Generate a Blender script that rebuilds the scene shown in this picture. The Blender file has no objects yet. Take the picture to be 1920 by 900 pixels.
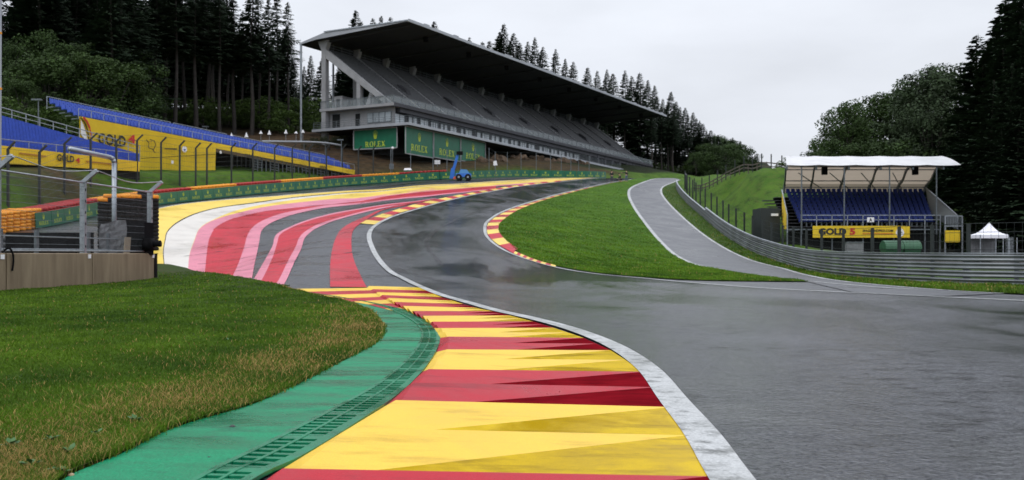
import bpy, bmesh, math, random
import numpy as np
from mathutils import Vector, Matrix, geometry
R = math.radians
rng = random.Random(7)
nrg = np.random.default_rng(7)
scene = bpy.context.scene
COL = scene.collection

# ------------------------------------------------------------------ camera, sky, sun, exposure
FPX, CX, HY, CH = 1867.0, 960.0, 476.0, 1.3      # lens in photo pixels, centre column, horizon row, eye height
cd = bpy.data.cameras.new("camera"); cam = bpy.data.objects.new("camera", cd); COL.objects.link(cam)
cd.sensor_width = 36.0; cd.lens = 36.0 * FPX / 1920.0
cd.shift_y = -(450.0 - HY) / 1920.0
cam.location = (0, 0, CH); cam.rotation_euler = (R(90), 0, 0)
cd.clip_start = 0.1; cd.clip_end = 6000
cd.dof.use_dof = True; cd.dof.focus_distance = 10.5; cd.dof.aperture_fstop = 3.2
scene.camera = cam

SUN_EL, SUN_AZ = 52.0, 215.0                      # degrees, azimuth clockwise from +Y
world = bpy.data.worlds.new("World"); scene.world = world; world.use_nodes = True
wn, wl = world.node_tree.nodes, world.node_tree.links
bg = wn["Background"]; bg.inputs[1].default_value = 0.10
sky = wn.new("ShaderNodeTexSky"); sky.sky_type = 'NISHITA'; sky.sun_disc = False
sky.sun_elevation = R(SUN_EL); sky.sun_rotation = R(SUN_AZ); sky.dust_density = 4; sky.air_density = 1.5
tc = wn.new("ShaderNodeTexCoord"); sx = wn.new("ShaderNodeSeparateXYZ"); wl.new(tc.outputs["Generated"], sx.inputs[0])
cl = wn.new("ShaderNodeMapRange"); wl.new(sx.outputs[2], cl.inputs[0])
cl.inputs[1].default_value = 0.2; cl.inputs[2].default_value = 1.0; cl.inputs[3].default_value = 8.9; cl.inputs[4].default_value = 18.5
mp = wn.new("ShaderNodeMapping"); mp.inputs["Scale"].default_value = (1.0, 1.0, 3.0); wl.new(tc.outputs["Generated"], mp.inputs[0])
nz = wn.new("ShaderNodeTexNoise"); nz.inputs["Scale"].default_value = 2.6; nz.inputs["Detail"].default_value = 7; nz.inputs["Roughness"].default_value = .5
wl.new(mp.outputs[0], nz.inputs["Vector"])
nr = wn.new("ShaderNodeMapRange"); wl.new(nz.outputs[0], nr.inputs[0])
nr.inputs[1].default_value = .32; nr.inputs[2].default_value = .68; nr.inputs[3].default_value = .87; nr.inputs[4].default_value = 1.10
mu = wn.new("ShaderNodeMath"); mu.operation = 'MULTIPLY'; wl.new(cl.outputs[0], mu.inputs[0]); wl.new(nr.outputs[0], mu.inputs[1])
cc = wn.new("ShaderNodeCombineColor")
for k, f in enumerate((.945, .985, 1.07)):
    m_ = wn.new("ShaderNodeMath"); m_.operation = 'MULTIPLY'; m_.inputs[1].default_value = f
    wl.new(mu.outputs[0], m_.inputs[0]); wl.new(m_.outputs[0], cc.inputs[k])
mx = wn.new("ShaderNodeMix"); mx.data_type = 'RGBA'; mx.inputs[0].default_value = .94
wl.new(sky.outputs[0], mx.inputs[6]); wl.new(cc.outputs[0], mx.inputs[7]); wl.new(mx.outputs[2], bg.inputs[0])
sd = bpy.data.lights.new("sun", 'SUN'); sun = bpy.data.objects.new("sun", sd); COL.objects.link(sun)
sd.energy = 0.7; sd.angle = R(25); sd.color = (1, .97, .93)
sun.rotation_euler = (R(90 - SUN_EL), 0, R(180 - SUN_AZ)); sun.location = (0, 0, 80)
scene.view_settings.view_transform = 'Standard'; scene.view_settings.look = 'None'
scene.view_settings.gamma = 1; scene.view_settings.exposure = 0.0; scene.view_settings.use_curve_mapping = False
scene.cycles.use_denoising = True
scene.cycles.max_bounces = 6; scene.cycles.transparent_max_bounces = 12

# ------------------------------------------------------------------ materials
MATS = {}
def nodes_of(m): return m.node_tree.nodes, m.node_tree.links
def mat(name, col, rough=.6, var=.15, scale=3.0, bump=0.0, bscale=20.0, metal=0.0, spec=.5, detail=6, stretch=None, rvar=0.0, col2=None, transl=0.0, coat=0.0):
    """procedural surface: base colour broken up by noise, optional bump, optional roughness variation"""
    if name in MATS: return MATS[name]
    m = bpy.data.materials.new(name); m.use_nodes = True; n, l = nodes_of(m)
    b = n["Principled BSDF"]; b.inputs["Roughness"].default_value = rough; b.inputs["Metallic"].default_value = metal
    b.inputs["Specular IOR Level"].default_value = spec
    if coat: b.inputs["Coat Weight"].default_value = coat; b.inputs["Coat Roughness"].default_value = .12
    t = n.new("ShaderNodeTexCoord"); p = n.new("ShaderNodeMapping"); l.new(t.outputs["Object"], p.inputs[0])
    if stretch: p.inputs["Scale"].default_value = stretch
    z = n.new("ShaderNodeTexNoise"); z.inputs["Scale"].default_value = scale; z.inputs["Detail"].default_value = detail; z.inputs["Roughness"].default_value = .62
    l.new(p.outputs[0], z.inputs["Vector"])
    r = n.new("ShaderNodeMapRange"); r.inputs[1].default_value = .3; r.inputs[2].default_value = .7; l.new(z.outputs[0], r.inputs[0])
    x = n.new("ShaderNodeMix"); x.data_type = 'RGBA'; l.new(r.outputs[0], x.inputs[0])
    c = tuple(col); c2 = tuple(col2) if col2 else tuple(min(1, v * (1 + var)) for v in c)
    c1 = c if col2 else tuple(v * (1 - var) for v in c)
    x.inputs[6].default_value = (*c1, 1); x.inputs[7].default_value = (*c2, 1)
    l.new(x.outputs[2], b.inputs["Base Color"])
    if rvar:
        q = n.new("ShaderNodeMapRange"); q.inputs[1].default_value = .3; q.inputs[2].default_value = .7
        q.inputs[3].default_value = max(.03, rough - rvar); q.inputs[4].default_value = rough + rvar
        l.new(z.outputs[0], q.inputs[0]); l.new(q.outputs[0], b.inputs["Roughness"])
    if bump:
        z2 = n.new("ShaderNodeTexNoise"); z2.inputs["Scale"].default_value = bscale; z2.inputs["Detail"].default_value = 4; l.new(t.outputs["Object"], z2.inputs["Vector"])
        bp = n.new("ShaderNodeBump"); bp.inputs["Strength"].default_value = bump; bp.inputs["Distance"].default_value = .02
        l.new(z2.outputs[0], bp.inputs["Height"]); l.new(bp.outputs[0], b.inputs["Normal"])
    if transl:
        b.inputs["Transmission Weight"].default_value = transl
    MATS[name] = m; return m

def wet_mat(name, dry, wet, r_dry=.55, r_wet=.12, big=.12, bump=.5, bscale=70, lo=.42, hi=.62, grain=.25, streak=(1, 1, 1), wear=None, wear_amt=.0, spec=.5, wear_scale=2.2, wear_map=(.35, 1.6, 1), rub=False, puddle=None, wear_lo=.56):
    """painted or bare road surface with wet and drying patches: water darkens the colour and smooths the surface"""
    m = bpy.data.materials.new(name); m.use_nodes = True; n, l = nodes_of(m); b = n["Principled BSDF"]
    t = n.new("ShaderNodeTexCoord"); p = n.new("ShaderNodeMapping"); p.inputs["Scale"].default_value = streak; l.new(t.outputs["Object"], p.inputs[0])
    z = n.new("ShaderNodeTexNoise"); z.inputs["Scale"].default_value = big; z.inputs["Detail"].default_value = 9; z.inputs["Roughness"].default_value = .68; z.inputs["Distortion"].default_value = .6
    l.new(p.outputs[0], z.inputs["Vector"])
    r = n.new("ShaderNodeMapRange"); r.inputs[1].default_value = lo; r.inputs[2].default_value = hi; l.new(z.outputs[0], r.inputs[0])
    g = n.new("ShaderNodeTexNoise"); g.inputs["Scale"].default_value = bscale; g.inputs["Detail"].default_value = 3; l.new(t.outputs["Object"], g.inputs["Vector"])
    x = n.new("ShaderNodeMix"); x.data_type = 'RGBA'; l.new(r.outputs[0], x.inputs[0]); x.inputs[6].default_value = (*dry, 1); x.inputs[7].default_value = (*wet, 1)
    last = x.outputs[2]
    if wear:
        w = n.new("ShaderNodeTexNoise"); w.inputs["Scale"].default_value = wear_scale; w.inputs["Detail"].default_value = 9; w.inputs["Roughness"].default_value = .72
        wp = n.new("ShaderNodeMapping"); wp.inputs["Scale"].default_value = wear_map; l.new(t.outputs["Object"], wp.inputs[0]); l.new(wp.outputs[0], w.inputs["Vector"])
        wr = n.new("ShaderNodeMapRange"); wr.inputs[1].default_value = wear_lo; wr.inputs[2].default_value = wear_lo + .16; wr.inputs[4].default_value = wear_amt; l.new(w.outputs[0], wr.inputs[0])
        wout = wr.outputs[0]
        if rub:      # the spots gather in clusters
            k1 = n.new("ShaderNodeTexNoise"); k1.inputs["Scale"].default_value = .32; k1.inputs["Detail"].default_value = 3; l.new(t.outputs["Object"], k1.inputs["Vector"])
            k2 = n.new("ShaderNodeMapRange"); k2.inputs[1].default_value = .42; k2.inputs[2].default_value = .60; k2.inputs[3].default_value = .30; l.new(k1.outputs[0], k2.inputs[0])
            k3 = n.new("ShaderNodeMath"); k3.operation = 'MULTIPLY'; l.new(wr.outputs[0], k3.inputs[0]); l.new(k2.outputs[0], k3.inputs[1]); wout = k3.outputs[0]
        y = n.new("ShaderNodeMix"); y.data_type = 'RGBA'; l.new(wout, y.inputs[0]); l.new(last, y.inputs[6]); y.inputs[7].default_value = (*wear, 1); last = y.outputs[2]
    gm = n.new("ShaderNodeMapRange"); gm.inputs[1].default_value = .3; gm.inputs[2].default_value = .7; gm.inputs[3].default_value = 1 - grain; gm.inputs[4].default_value = 1 + grain; l.new(g.outputs[0], gm.inputs[0])
    hv = n.new("ShaderNodeMix"); hv.data_type = 'RGBA'; hv.blend_type = 'MULTIPLY'; hv.inputs[0].default_value = 1; l.new(last, hv.inputs[6])
    cg = n.new("ShaderNodeCombineColor"); [l.new(gm.outputs[0], cg.inputs[k]) for k in range(3)]; l.new(cg.outputs[0], hv.inputs[7])
    l.new(hv.outputs[2], b.inputs["Base Color"])
    b.inputs["Specular IOR Level"].default_value = spec
    if rub:      # rubbered and oily spots hold no film of water, so they mirror less; stones stick out of the film
        sg = n.new("ShaderNodeTexNoise"); sg.inputs["Scale"].default_value = 26; sg.inputs["Detail"].default_value = 3; sg.inputs["Roughness"].default_value = .7; l.new(t.outputs["Object"], sg.inputs["Vector"])
        sgm = n.new("ShaderNodeMapRange"); sgm.inputs[1].default_value = .36; sgm.inputs[2].default_value = .64; sgm.inputs[3].default_value = .12; sgm.inputs[4].default_value = 2.2; l.new(sg.outputs[0], sgm.inputs[0])
        sm = n.new("ShaderNodeMapRange"); sm.inputs[3].default_value = spec; sm.inputs[4].default_value = spec * .12; sm.inputs[2].default_value = wear_amt; l.new(wout, sm.inputs[0]); sp_ = n.new("ShaderNodeMath"); sp_.operation = 'MULTIPLY'; l.new(sm.outputs[0], sp_.inputs[0]); l.new(sgm.outputs[0], sp_.inputs[1]); l.new(sp_.outputs[0], b.inputs["Specular IOR Level"])
    rr = n.new("ShaderNodeMapRange"); rr.inputs[3].default_value = r_dry; rr.inputs[4].default_value = r_wet; l.new(r.outputs[0], rr.inputs[0]); l.new(rr.outputs[0], b.inputs["Roughness"])
    if puddle:   # standing water in a dip: an uneven pool whose rim follows the noise
        xc, yc, rx, ry = puddle; v1 = n.new("ShaderNodeVectorMath"); v1.operation = 'SUBTRACT'; v1.inputs[1].default_value = (xc, yc, 0); l.new(t.outputs["Object"], v1.inputs[0])
        v2 = n.new("ShaderNodeVectorMath"); v2.operation = 'MULTIPLY'; v2.inputs[1].default_value = (1/rx, 1/ry, 0); l.new(v1.outputs[0], v2.inputs[0])
        v3 = n.new("ShaderNodeVectorMath"); v3.operation = 'LENGTH'; l.new(v2.outputs[0], v3.inputs[0])
        ad = n.new("ShaderNodeMath"); ad.operation = 'MULTIPLY_ADD'; ad.inputs[1].default_value = -2.2; ad.inputs[2].default_value = 1.1; l.new(z.outputs[0], ad.inputs[0])
        a2 = n.new("ShaderNodeMath"); a2.operation = 'ADD'; l.new(ad.outputs[0], a2.inputs[0]); l.new(v3.outputs["Value"], a2.inputs[1])
        pm = n.new("ShaderNodeMapRange"); pm.inputs[1].default_value = .55; pm.inputs[2].default_value = 1.05; pm.inputs[3].default_value = 1; pm.inputs[4].default_value = 0; l.new(a2.outputs[0], pm.inputs[0])
        pr_ = n.new("ShaderNodeMix"); l.new(pm.outputs[0], pr_.inputs[0]); l.new(rr.outputs[0], pr_.inputs[2]); pr_.inputs[3].default_value = .13; l.new(pr_.outputs[0], b.inputs["Roughness"])
    bs = n.new("ShaderNodeMapRange"); bs.inputs[3].default_value = bump; bs.inputs[4].default_value = bump * .25; l.new(r.outputs[0], bs.inputs[0])
    bp = n.new("ShaderNodeBump"); bp.inputs["Distance"].default_value = .006; l.new(g.outputs[0], bp.inputs["Height"])
    if puddle:
        sb = n.new("ShaderNodeMath"); sb.operation = 'MULTIPLY_ADD'; sb.inputs[1].default_value = -.80; sb.inputs[2].default_value = 1; l.new(pm.outputs[0], sb.inputs[0]); s3 = n.new("ShaderNodeMath"); s3.operation = 'MULTIPLY'; l.new(sb.outputs[0], s3.inputs[0]); l.new(bs.outputs[0], s3.inputs[1]); bsout = s3.outputs[0]
    else: bsout = bs.outputs[0]
    l.new(bsout, bp.inputs["Strength"])
    if rub:      # ripples and stones of the wet surface at two sizes
        g2 = n.new("ShaderNodeTexNoise"); g2.inputs["Scale"].default_value = 9; g2.inputs["Detail"].default_value = 5; g2.inputs["Roughness"].default_value = .7; l.new(t.outputs["Object"], g2.inputs["Vector"])
        b2 = n.new("ShaderNodeBump"); b2.inputs["Distance"].default_value = .055; l.new(bsout, b2.inputs["Strength"]); l.new(g2.outputs[0], b2.inputs["Height"]); l.new(b2.outputs[0], bp.inputs["Normal"])
    l.new(bp.outputs[0], b.inputs["Normal"])
    MATS[name] = m; return m

def attr_mat(name, attr, rough=.8, spec=.2, transl=0.0, noise=.25, nscale=1.5):
    """foliage: the leaf's own colour comes from a per-leaf colour attribute"""
    m = bpy.data.materials.new(name); m.use_nodes = True; n, l = nodes_of(m); b = n["Principled BSDF"]
    a = n.new("ShaderNodeAttribute"); a.attribute_name = attr
    l.new(a.outputs["Color"], b.inputs["Base Color"]); b.inputs["Roughness"].default_value = rough; b.inputs["Specular IOR Level"].default_value = spec
    if transl:
        tr = n.new("ShaderNodeBsdfTranslucent"); l.new(a.outputs["Color"], tr.inputs[0]); ms = n.new("ShaderNodeMixShader"); ms.inputs[0].default_value = transl
        l.new(b.outputs[0], ms.inputs[1]); l.new(tr.outputs[0], ms.inputs[2]); l.new(ms.outputs[0], n["Material Output"].inputs[0])
    MATS[name] = m; return m

def glass_mat(name, col, alpha, rough=.08):
    m = bpy.data.materials.new(name); m.use_nodes = True; n, l = nodes_of(m); b = n["Principled BSDF"]
    b.inputs["Base Color"].default_value = (*col, 1); b.inputs["Roughness"].default_value = rough; b.inputs["Alpha"].default_value = alpha
    MATS[name] = m; return m

asphalt = wet_mat("wet_asphalt", (.032, .035, .045), (.013, .014, .017), .38, .13, .16, .9, 85, .44, .66, .5, (.5, 1.5, 1), (.012, .012, .014), .9, spec=.75, rub=True, wear_scale=3.5, wear_map=(.8, .6, 1), wear_lo=.50)
asphalt_track = wet_mat("wet_track_asphalt", (.026, .029, .040), (.012, .013, .017), .24, .07, .26, .8, 60, .38, .60, 1.0, (1, .45, 1), (.008, .008, .010), .97, spec=.95, rub=True, wear_scale=5.0, wear_map=(.6, .8, 1), wear_lo=.46, puddle=(2.5, 44.5, 8.5, 6.5))
lane_asphalt = wet_mat("wet_lane_asphalt", (.060, .062, .073), (.032, .033, .039), .42, .2, .3, .8, 85, .45, .7, .3)
P_RED = wet_mat("red_paint", (.50, .022, .042), (.40, .014, .028), .5, .22, .25, .35, 60, .45, .65, .12, (1, 1, 1), (.12, .025, .03), .85, spec=.14, wear_lo=.53)
P_PINK = wet_mat("pink_paint", (.66, .235, .31), (.55, .18, .25), .5, .25, .25, .35, 60, .45, .65, .10, (1, 1, 1), (.22, .11, .13), .8, spec=.16, wear_lo=.53)
P_WHITE = wet_mat("cream_paint", (.66, .625, .575), (.56, .53, .485), .5, .25, .25, .35, 60, .45, .65, .08, (1, 1, 1), (.36, .34, .32), .55, spec=.3)
P_YEL = wet_mat("yellow_paint", (.82, .60, .11), (.72, .50, .075), .5, .25, .25, .35, 60, .45, .65, .08, (1, 1, 1), (.34, .25, .07), .5, spec=.3)
P_LINE = wet_mat("white_line_paint", (.46, .47, .47), (.32, .33, .32), .5, .25, .5, .8, 60, .45, .65, .22, (1, 1, 1), (.10, .105, .10), .95, wear_scale=5, wear_map=(1, 1, 1), wear_lo=.50, spec=.3)
K_RED = wet_mat("kerb_red", (.45, .018, .034), (.35, .010, .020), .42, .18, .5, .4, 110, .45, .7, .14, (1, 1, 1), (.17, .012, .018), .7, spec=.09, wear_lo=.53)
K_YEL = wet_mat("kerb_yellow", (.80, .535, .065), (.72, .465, .04), .45, .22, .5, .4, 110, .45, .7, .09, (1, 1, 1), (.46, .27, .03), .65, spec=.12, wear_lo=.53)
K_REDW = wet_mat("kerb_red_pooled", (.20, .007, .013), (.12, .004, .008), .22, .08, 1.1, .15, 120, .4, .6, .1, (1, 1, 1), (.05, .004, .006), .6, spec=.0, wear_lo=.5)
K_YELW = wet_mat("kerb_yellow_pooled", (.62, .42, .010), (.42, .27, .006), .25, .08, 1.1, .15, 120, .42, .62, .1, (1, 1, 1), (.20, .12, .007), .75, spec=.012, wear_lo=.52)
GREEN_C = wet_mat("green_painted_concrete", (.004, .235, .105), (.002, .12, .052), .5, .14, .7, .8, 70, .42, .64, .35, (.6, 1.8, 1), (.008, .085, .045), .9, spec=.14, wear_scale=3.2, wear_map=(.5, 1.2, 1), wear_lo=.52)
GREEN_G = wet_mat("green_grating", (.004, .20, .092), (.002, .12, .053), .4, .15, 1.5, .3, 90, .42, .62, .15, spec=.28)
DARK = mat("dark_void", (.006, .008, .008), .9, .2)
CONC = mat("board_marked_concrete", (.150, .108, .064), .8, .35, 1.5, .5, 25, stretch=(1.5, 1.5, .22), col2=(.265, .205, .128))
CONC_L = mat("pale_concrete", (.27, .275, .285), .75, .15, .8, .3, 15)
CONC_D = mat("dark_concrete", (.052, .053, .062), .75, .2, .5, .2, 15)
SEATGREY = mat("grey_seating", (.070, .073, .080), .6, .25, 1.3, .2, 12)
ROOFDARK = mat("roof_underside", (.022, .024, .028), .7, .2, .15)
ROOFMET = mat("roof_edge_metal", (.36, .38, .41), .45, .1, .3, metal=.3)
STEEL = mat("galvanised_steel", (.34, .37, .40), .42, .25, 3, .1, 30, metal=.75)
STEELP = mat("grey_steel_post", (.13, .15, .165), .5, .3, 4, metal=.3)
RAILM = mat("armco_steel", (.20, .215, .225), .42, .4, .6, .08, 6, metal=.7, rvar=.12)
DGREEN = mat("dark_green_post", (.016, .022, .022), .55, .2, 3)
BLUE = mat("blue_seat_plastic", (.025, .075, .42), .45, .2, 3)
NAVY = mat("navy_seat_plastic", (.005, .017, .115), .5, .25, 3, spec=.25)
YBAN = mat("yellow_banner_fabric", (.72, .50, .018), .7, .12, .5, .3, 2)
BLACKT = mat("black_text", (.01, .01, .012), .6, .1)
REDT = mat("red_text", (.50, .02, .02), .6, .1)
BGREEN = mat("board_green", (.006, .125, .065), .45, .15, 1.0)
GOLD = mat("emblem_gold", (.50, .60, .045), .5, .12, 2)
REDTY = mat("red_tyre", (.36, .012, .014), .5, .25, 6)
ORTY = mat("orange_tyre", (.78, .30, .012), .5, .2, 6)
BLACKTY = mat("black_tyre", (.010, .010, .011), .75, .3, 6, spec=.2)
WHITE = mat("white_fabric", (.80, .80, .82), .7, .05, 1)
CANOPYW = mat("canopy_pvc", (.60, .60, .61), .6, .12, .8)
TENTW = mat("white_tent_fabric", (.80, .80, .86), .7, .06, 1)
BEIGE = mat("beige_canopy_lining", (.60, .50, .40), .8, .12, .6)
def add_translucency(m, f, col):
    n, l = nodes_of(m); b = n["Principled BSDF"]; tr = n.new("ShaderNodeBsdfTranslucent"); tr.inputs[0].default_value = (*col, 1); ms = n.new("ShaderNodeMixShader"); ms.inputs[0].default_value = f
    l.new(b.outputs[0], ms.inputs[1]); l.new(tr.outputs[0], ms.inputs[2]); l.new(ms.outputs[0], n["Material Output"].inputs[0])
add_translucency(BEIGE, .45, (.55, .46, .36))
GREYCL = mat("grey_tarpaulin", (.17, .175, .185), .6, .3, 3, .8, 5)
BLACK = mat("matt_black", (.005, .005, .006), .8, .3, 3, spec=.15)
GLASSW = mat("sky_painted_glass", (.46, .52, .56), .12, .35, .12, spec=.9)  # sky reflection painted in: pane colour raised to a whitish blue
BALU = glass_mat("balustrade_glass", (.35, .40, .42), .24)
TBLUE = mat("machine_blue", (.015, .13, .50), .4, .15, 2)
RUST = mat("orange_red_metal", (.45, .06, .02), .5, .2, 2)
BINGR = mat("bin_green", (.022, .095, .042), .5, .2, 1.5)
SKIN = mat("skin", (.50, .30, .21), .6, .05)
WOOD = mat("weathered_wood", (.10, .085, .07), .8, .3, 4)
BARK = mat("spruce_bark", (.036, .031, .027), .9, .35, 2, .5, 12)
STONE = mat("pebble", (.22, .19, .16), .8, .3, 8)

# ------------------------------------------------------------------ terrain
def sstep(t): t = np.clip(t, 0, 1); return t * t * (3 - 2 * t)
def softplus(x): return np.where(x > 30, x, np.log1p(np.exp(np.minimum(x, 30))))
def prof(X, Y):
    """the valley floor and the climb: flat in front, rising to the crest at about 160 m"""
    X = np.asarray(X, float); Y = np.asarray(Y, float)
    d0 = 37 + 38 * sstep((X + 8) / 28) + 12 * sstep((-9 - X) / 8) - 7 * sstep((-20 - X) / 10)
    w = 4 + 5 * sstep((X + 8) / 28) - 1.0 * sstep((-9 - X) / 8)
    s = 14.0 / (160 - d0)
    over = 4 * softplus((Y - 156) / 4.0)
    Ym = Y - over
    return s * w * softplus((Ym - d0) / w) + .055 * over
def hit(px, py, f, off=0.0):
    """ground point seen at a photo pixel (survey of the photograph)"""
    a, b = (px - CX) / FPX, (HY - py) / FPX
    g = lambda Y: CH + b * Y - float(f(a * Y, Y)) - off
    Y = 1.0; best = (1e9, 1.0)
    while Y < 400:
        Y2 = Y + max(.3, Y * .01); gv = g(Y2)
        if gv < best[0]: best = (gv, Y2)
        if gv <= 0: break
        Y = Y2
    else: return (a * best[1], best[1])       # grazes the crest: take the crest itself
    lo, hi = Y, Y2
    for _ in range(40):
        m = (lo + hi) / 2
        if g(m) > 0: lo = m
        else: hi = m
    return (a * lo, lo)
def D(px, py, Y): return Vector(((px - CX) / FPX * Y, Y, CH + (HY - py) / FPX * Y))
def P(px, py, off=0.0):
    r = hit(px, py, prof, off)
    if r is None: raise ValueError("no ground at %s,%s" % (px, py))
    return r
def spline(pts, n=6):
    """Catmull-Rom through points"""
    pts = [np.array(p, float) for p in pts]; out = []
    for i in range(len(pts) - 1):
        p0 = pts[max(i - 1, 0)]; p1 = pts[i]; p2 = pts[i + 1]; p3 = pts[min(i + 2, len(pts) - 1)]
        d = [max(1e-4, np.linalg.norm(b - a) ** .5) for a, b in ((p0, p1), (p1, p2), (p2, p3))]
        m1 = (p2 - p1) if i == 0 else ((p1 - p0) / d[0] - (p2 - p0) / (d[0] + d[1]) + (p2 - p1) / d[1]) * d[1]
        m2 = (p2 - p1) if i == len(pts) - 2 else ((p2 - p1) / d[1] - (p3 - p1) / (d[1] + d[2]) + (p3 - p2) / d[2]) * d[1]
        for k in range(n):
            t = k / n; t2, t3 = t * t, t * t * t
            out.append((2*t3 - 3*t2 + 1) * p1 + (t3 - 2*t2 + t) * m1 + (-2*t3 + 3*t2) * p2 + (t3 - t2) * m2)
    out.append(pts[-1]); return out
def resample(pts, n):
    p = np.array(pts); s = np.r_[0, np.cumsum(np.linalg.norm(np.diff(p, axis=0), axis=1))]
    q = np.linspace(0, s[-1], n)
    return np.stack([np.interp(q, s, p[:, k]) for k in range(p.shape[1])], 1)
def by_step(pts, step):
    p = np.array(pts); L = np.linalg.norm(np.diff(p, axis=0), axis=1).sum()
    return resample(pts, max(2, int(L / step) + 1))
def curve(px, n=6, off=0.0): return spline([P(x, y, off) for x, y in px], n)

BAR_PX = [(65, 430), (185, 405), (295, 385.5), (400, 373.5), (500, 363), (600, 353.5), (660, 348), (760, 341), (840, 336.5), (900, 334), (1000, 331), (1090, 329)]
bar = [P(*p) for p in BAR_PX]
bar = [(bar[0][0] - 6, bar[0][1] - 22), (bar[0][0] - 2.5, bar[0][1] - 9)] + bar + [(19, 172), (28, 190), (48, 230), (70, 300)]
bar_line = np.array(spline(bar, 5))
ARM_PX = [(1920, 539.5), (1819, 537), (1722, 532), (1658, 528), (1580, 520.5), (1529, 512.5), (1500, 505), (1450, 488.5), (1411, 473), (1360, 443), (1318, 408), (1285, 378), (1270, 358)]
arm = [P(*p) for p in ARM_PX]
arm = [(arm[0][0] - 3, 8), (arm[0][0] - 1, 22)] + arm + [(arm[-1][0] + 1.5, arm[-1][1] + 10), (arm[-1][0] + 4, 160), (36, 190)]
arm_line = np.array(spline(arm, 5))
def sdist(X, Y, line):
    """signed distance to a polyline, positive on its left when walking along it"""
    X = np.asarray(X, float).ravel(); Y = np.asarray(Y, float).ravel()
    best = np.full(X.shape, 1e9); sg = np.ones(X.shape)
    for a, b in zip(line[:-1], line[1:]):
        d = b - a; L2 = d @ d
        if L2 < 1e-9: continue
        t = np.clip(((X - a[0]) * d[0] + (Y - a[1]) * d[1]) / L2, 0, 1)
        dx, dy = X - a[0] - t * d[0], Y - a[1] - t * d[1]; q = dx*dx + dy*dy
        c = d[0] * (Y - a[1]) - d[1] * (X - a[0])
        m = q < best; best = np.where(m, q, best); sg = np.where(m, np.sign(c), sg)
    return np.sqrt(best) * sg
def rbf_fit(pts):
    p = np.array(pts, float); n = len(p)
    A = np.linalg.norm(p[:, None, :2] - p[None, :, :2], axis=2)
    T = np.c_[np.ones(n), p[:, :2]]
    M = np.block([[A, T], [T.T, np.zeros((3, 3))]])
    w = np.linalg.solve(M, np.r_[p[:, 2], 0, 0, 0])
    def f(X, Y):
        X = np.clip(np.asarray(X, float), -260, 300); Y = np.clip(np.asarray(Y, float), -60, 460)
        d = np.sqrt((X[..., None] - p[:, 0])**2 + (Y[..., None] - p[:, 1])**2)
        return d @ w[:n] + w[n] + w[n+1] * X + w[n+2] * Y
    return f
def pd(px, py, Y): v = D(px, py, Y); return (v.x, v.y, v.z)
def barpt(i, dx, dy, dz): x, y = bar[i]; return (x + dx, y + dy, float(prof(x, y)) + dz)
left_pts = [pd(60, 306, 83), pd(0, 308, 79), pd(-150, 310, 73), pd(160, 320, 90), pd(160, 318, 97), pd(262, 321, 96), pd(262, 320, 102), pd(400, 320, 111), pd(520, 323, 121), pd(600, 325, 129), pd(660, 327, 136),
            pd(740, 300, 147), pd(820, 300, 155), pd(900, 291, 166), pd(1000, 297, 178), pd(1080, 305, 190), pd(1150, 318, 207), pd(1235, 320, 240),
            pd(300, 246, 150), pd(450, 252, 160), pd(560, 250, 160), pd(620, 252, 158), pd(100, 240, 135), pd(0, 235, 125), pd(-300, 230, 110),
            pd(640, 235, 190), pd(760, 225, 205), pd(900, 230, 225), pd(1050, 265, 250), pd(1180, 310, 270), pd(1255, 322, 275), pd(1320, 322, 300),
            (-250, 100, 35), (-250, 400, 60), (0, 450, 52), (150, 450, 40), (-120, -40, 6), (-60, 30, 5), (-250, -40, 20), (40, 205, 17), (62, 270, 21)]
right_pts = [pd(1550, 484, 85), pd(1750, 484, 85), pd(1700, 492, 60), pd(1900, 492, 60), pd(1900, 482, 90), pd(1600, 478, 62), pd(1600, 470, 112), pd(1800, 462, 120), pd(1930, 455, 100),
             pd(1300, 334, 132), pd(1345, 324, 124), pd(1378, 319, 119), pd(1395, 317.5, 116.5), pd(1361, 321.5, 122), pd(1420, 316, 113), pd(1446, 315, 111), pd(1472, 314, 109), pd(1500, 316, 108), pd(1440, 425, 84), pd(1400, 395, 98), pd(1435, 365, 98), pd(1350, 372, 116), pd(1460, 370, 97),
             pd(1420, 330, 150), pd(1350, 328, 165), pd(1500, 345, 130), (36, 200, 13), (80, 300, 20), (150, 450, 30), (300, 450, 30), (300, 100, 8), (300, -40, 2), (60, -40, 0), (24, 10, 0), (40, 30, .2)]
fL, fR = rbf_fit(left_pts), rbf_fit(right_pts)
def H(X, Y):
    X = np.asarray(X, float); Y = np.asarray(Y, float); sh = X.shape
    x, y = X.ravel(), Y.ravel()
    z = prof(x, y)
    dl = sdist(x, y, bar_line); wl_ = sstep((dl - .8) / 3.4)
    dr = -sdist(x, y, arm_line[:, :]); dr = np.where(True, dr, dr); wr_ = sstep((dr - 1.0) / 6.0)
    # the barrier runs away from us with the track on its right, the guard rail with the track on its left
    z = z * (1 - wl_) + np.where(wl_ > 0, fL(x, y), 0) * wl_
    wr_ = np.where(wl_ > 0, 0, wr_)
    z = z * (1 - wr_) + np.where(wr_ > 0, fR(x, y), 0) * wr_
    return z.reshape(sh)
def hz(x, y): return float(H(np.array([x]), np.array([y]))[0])

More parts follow.
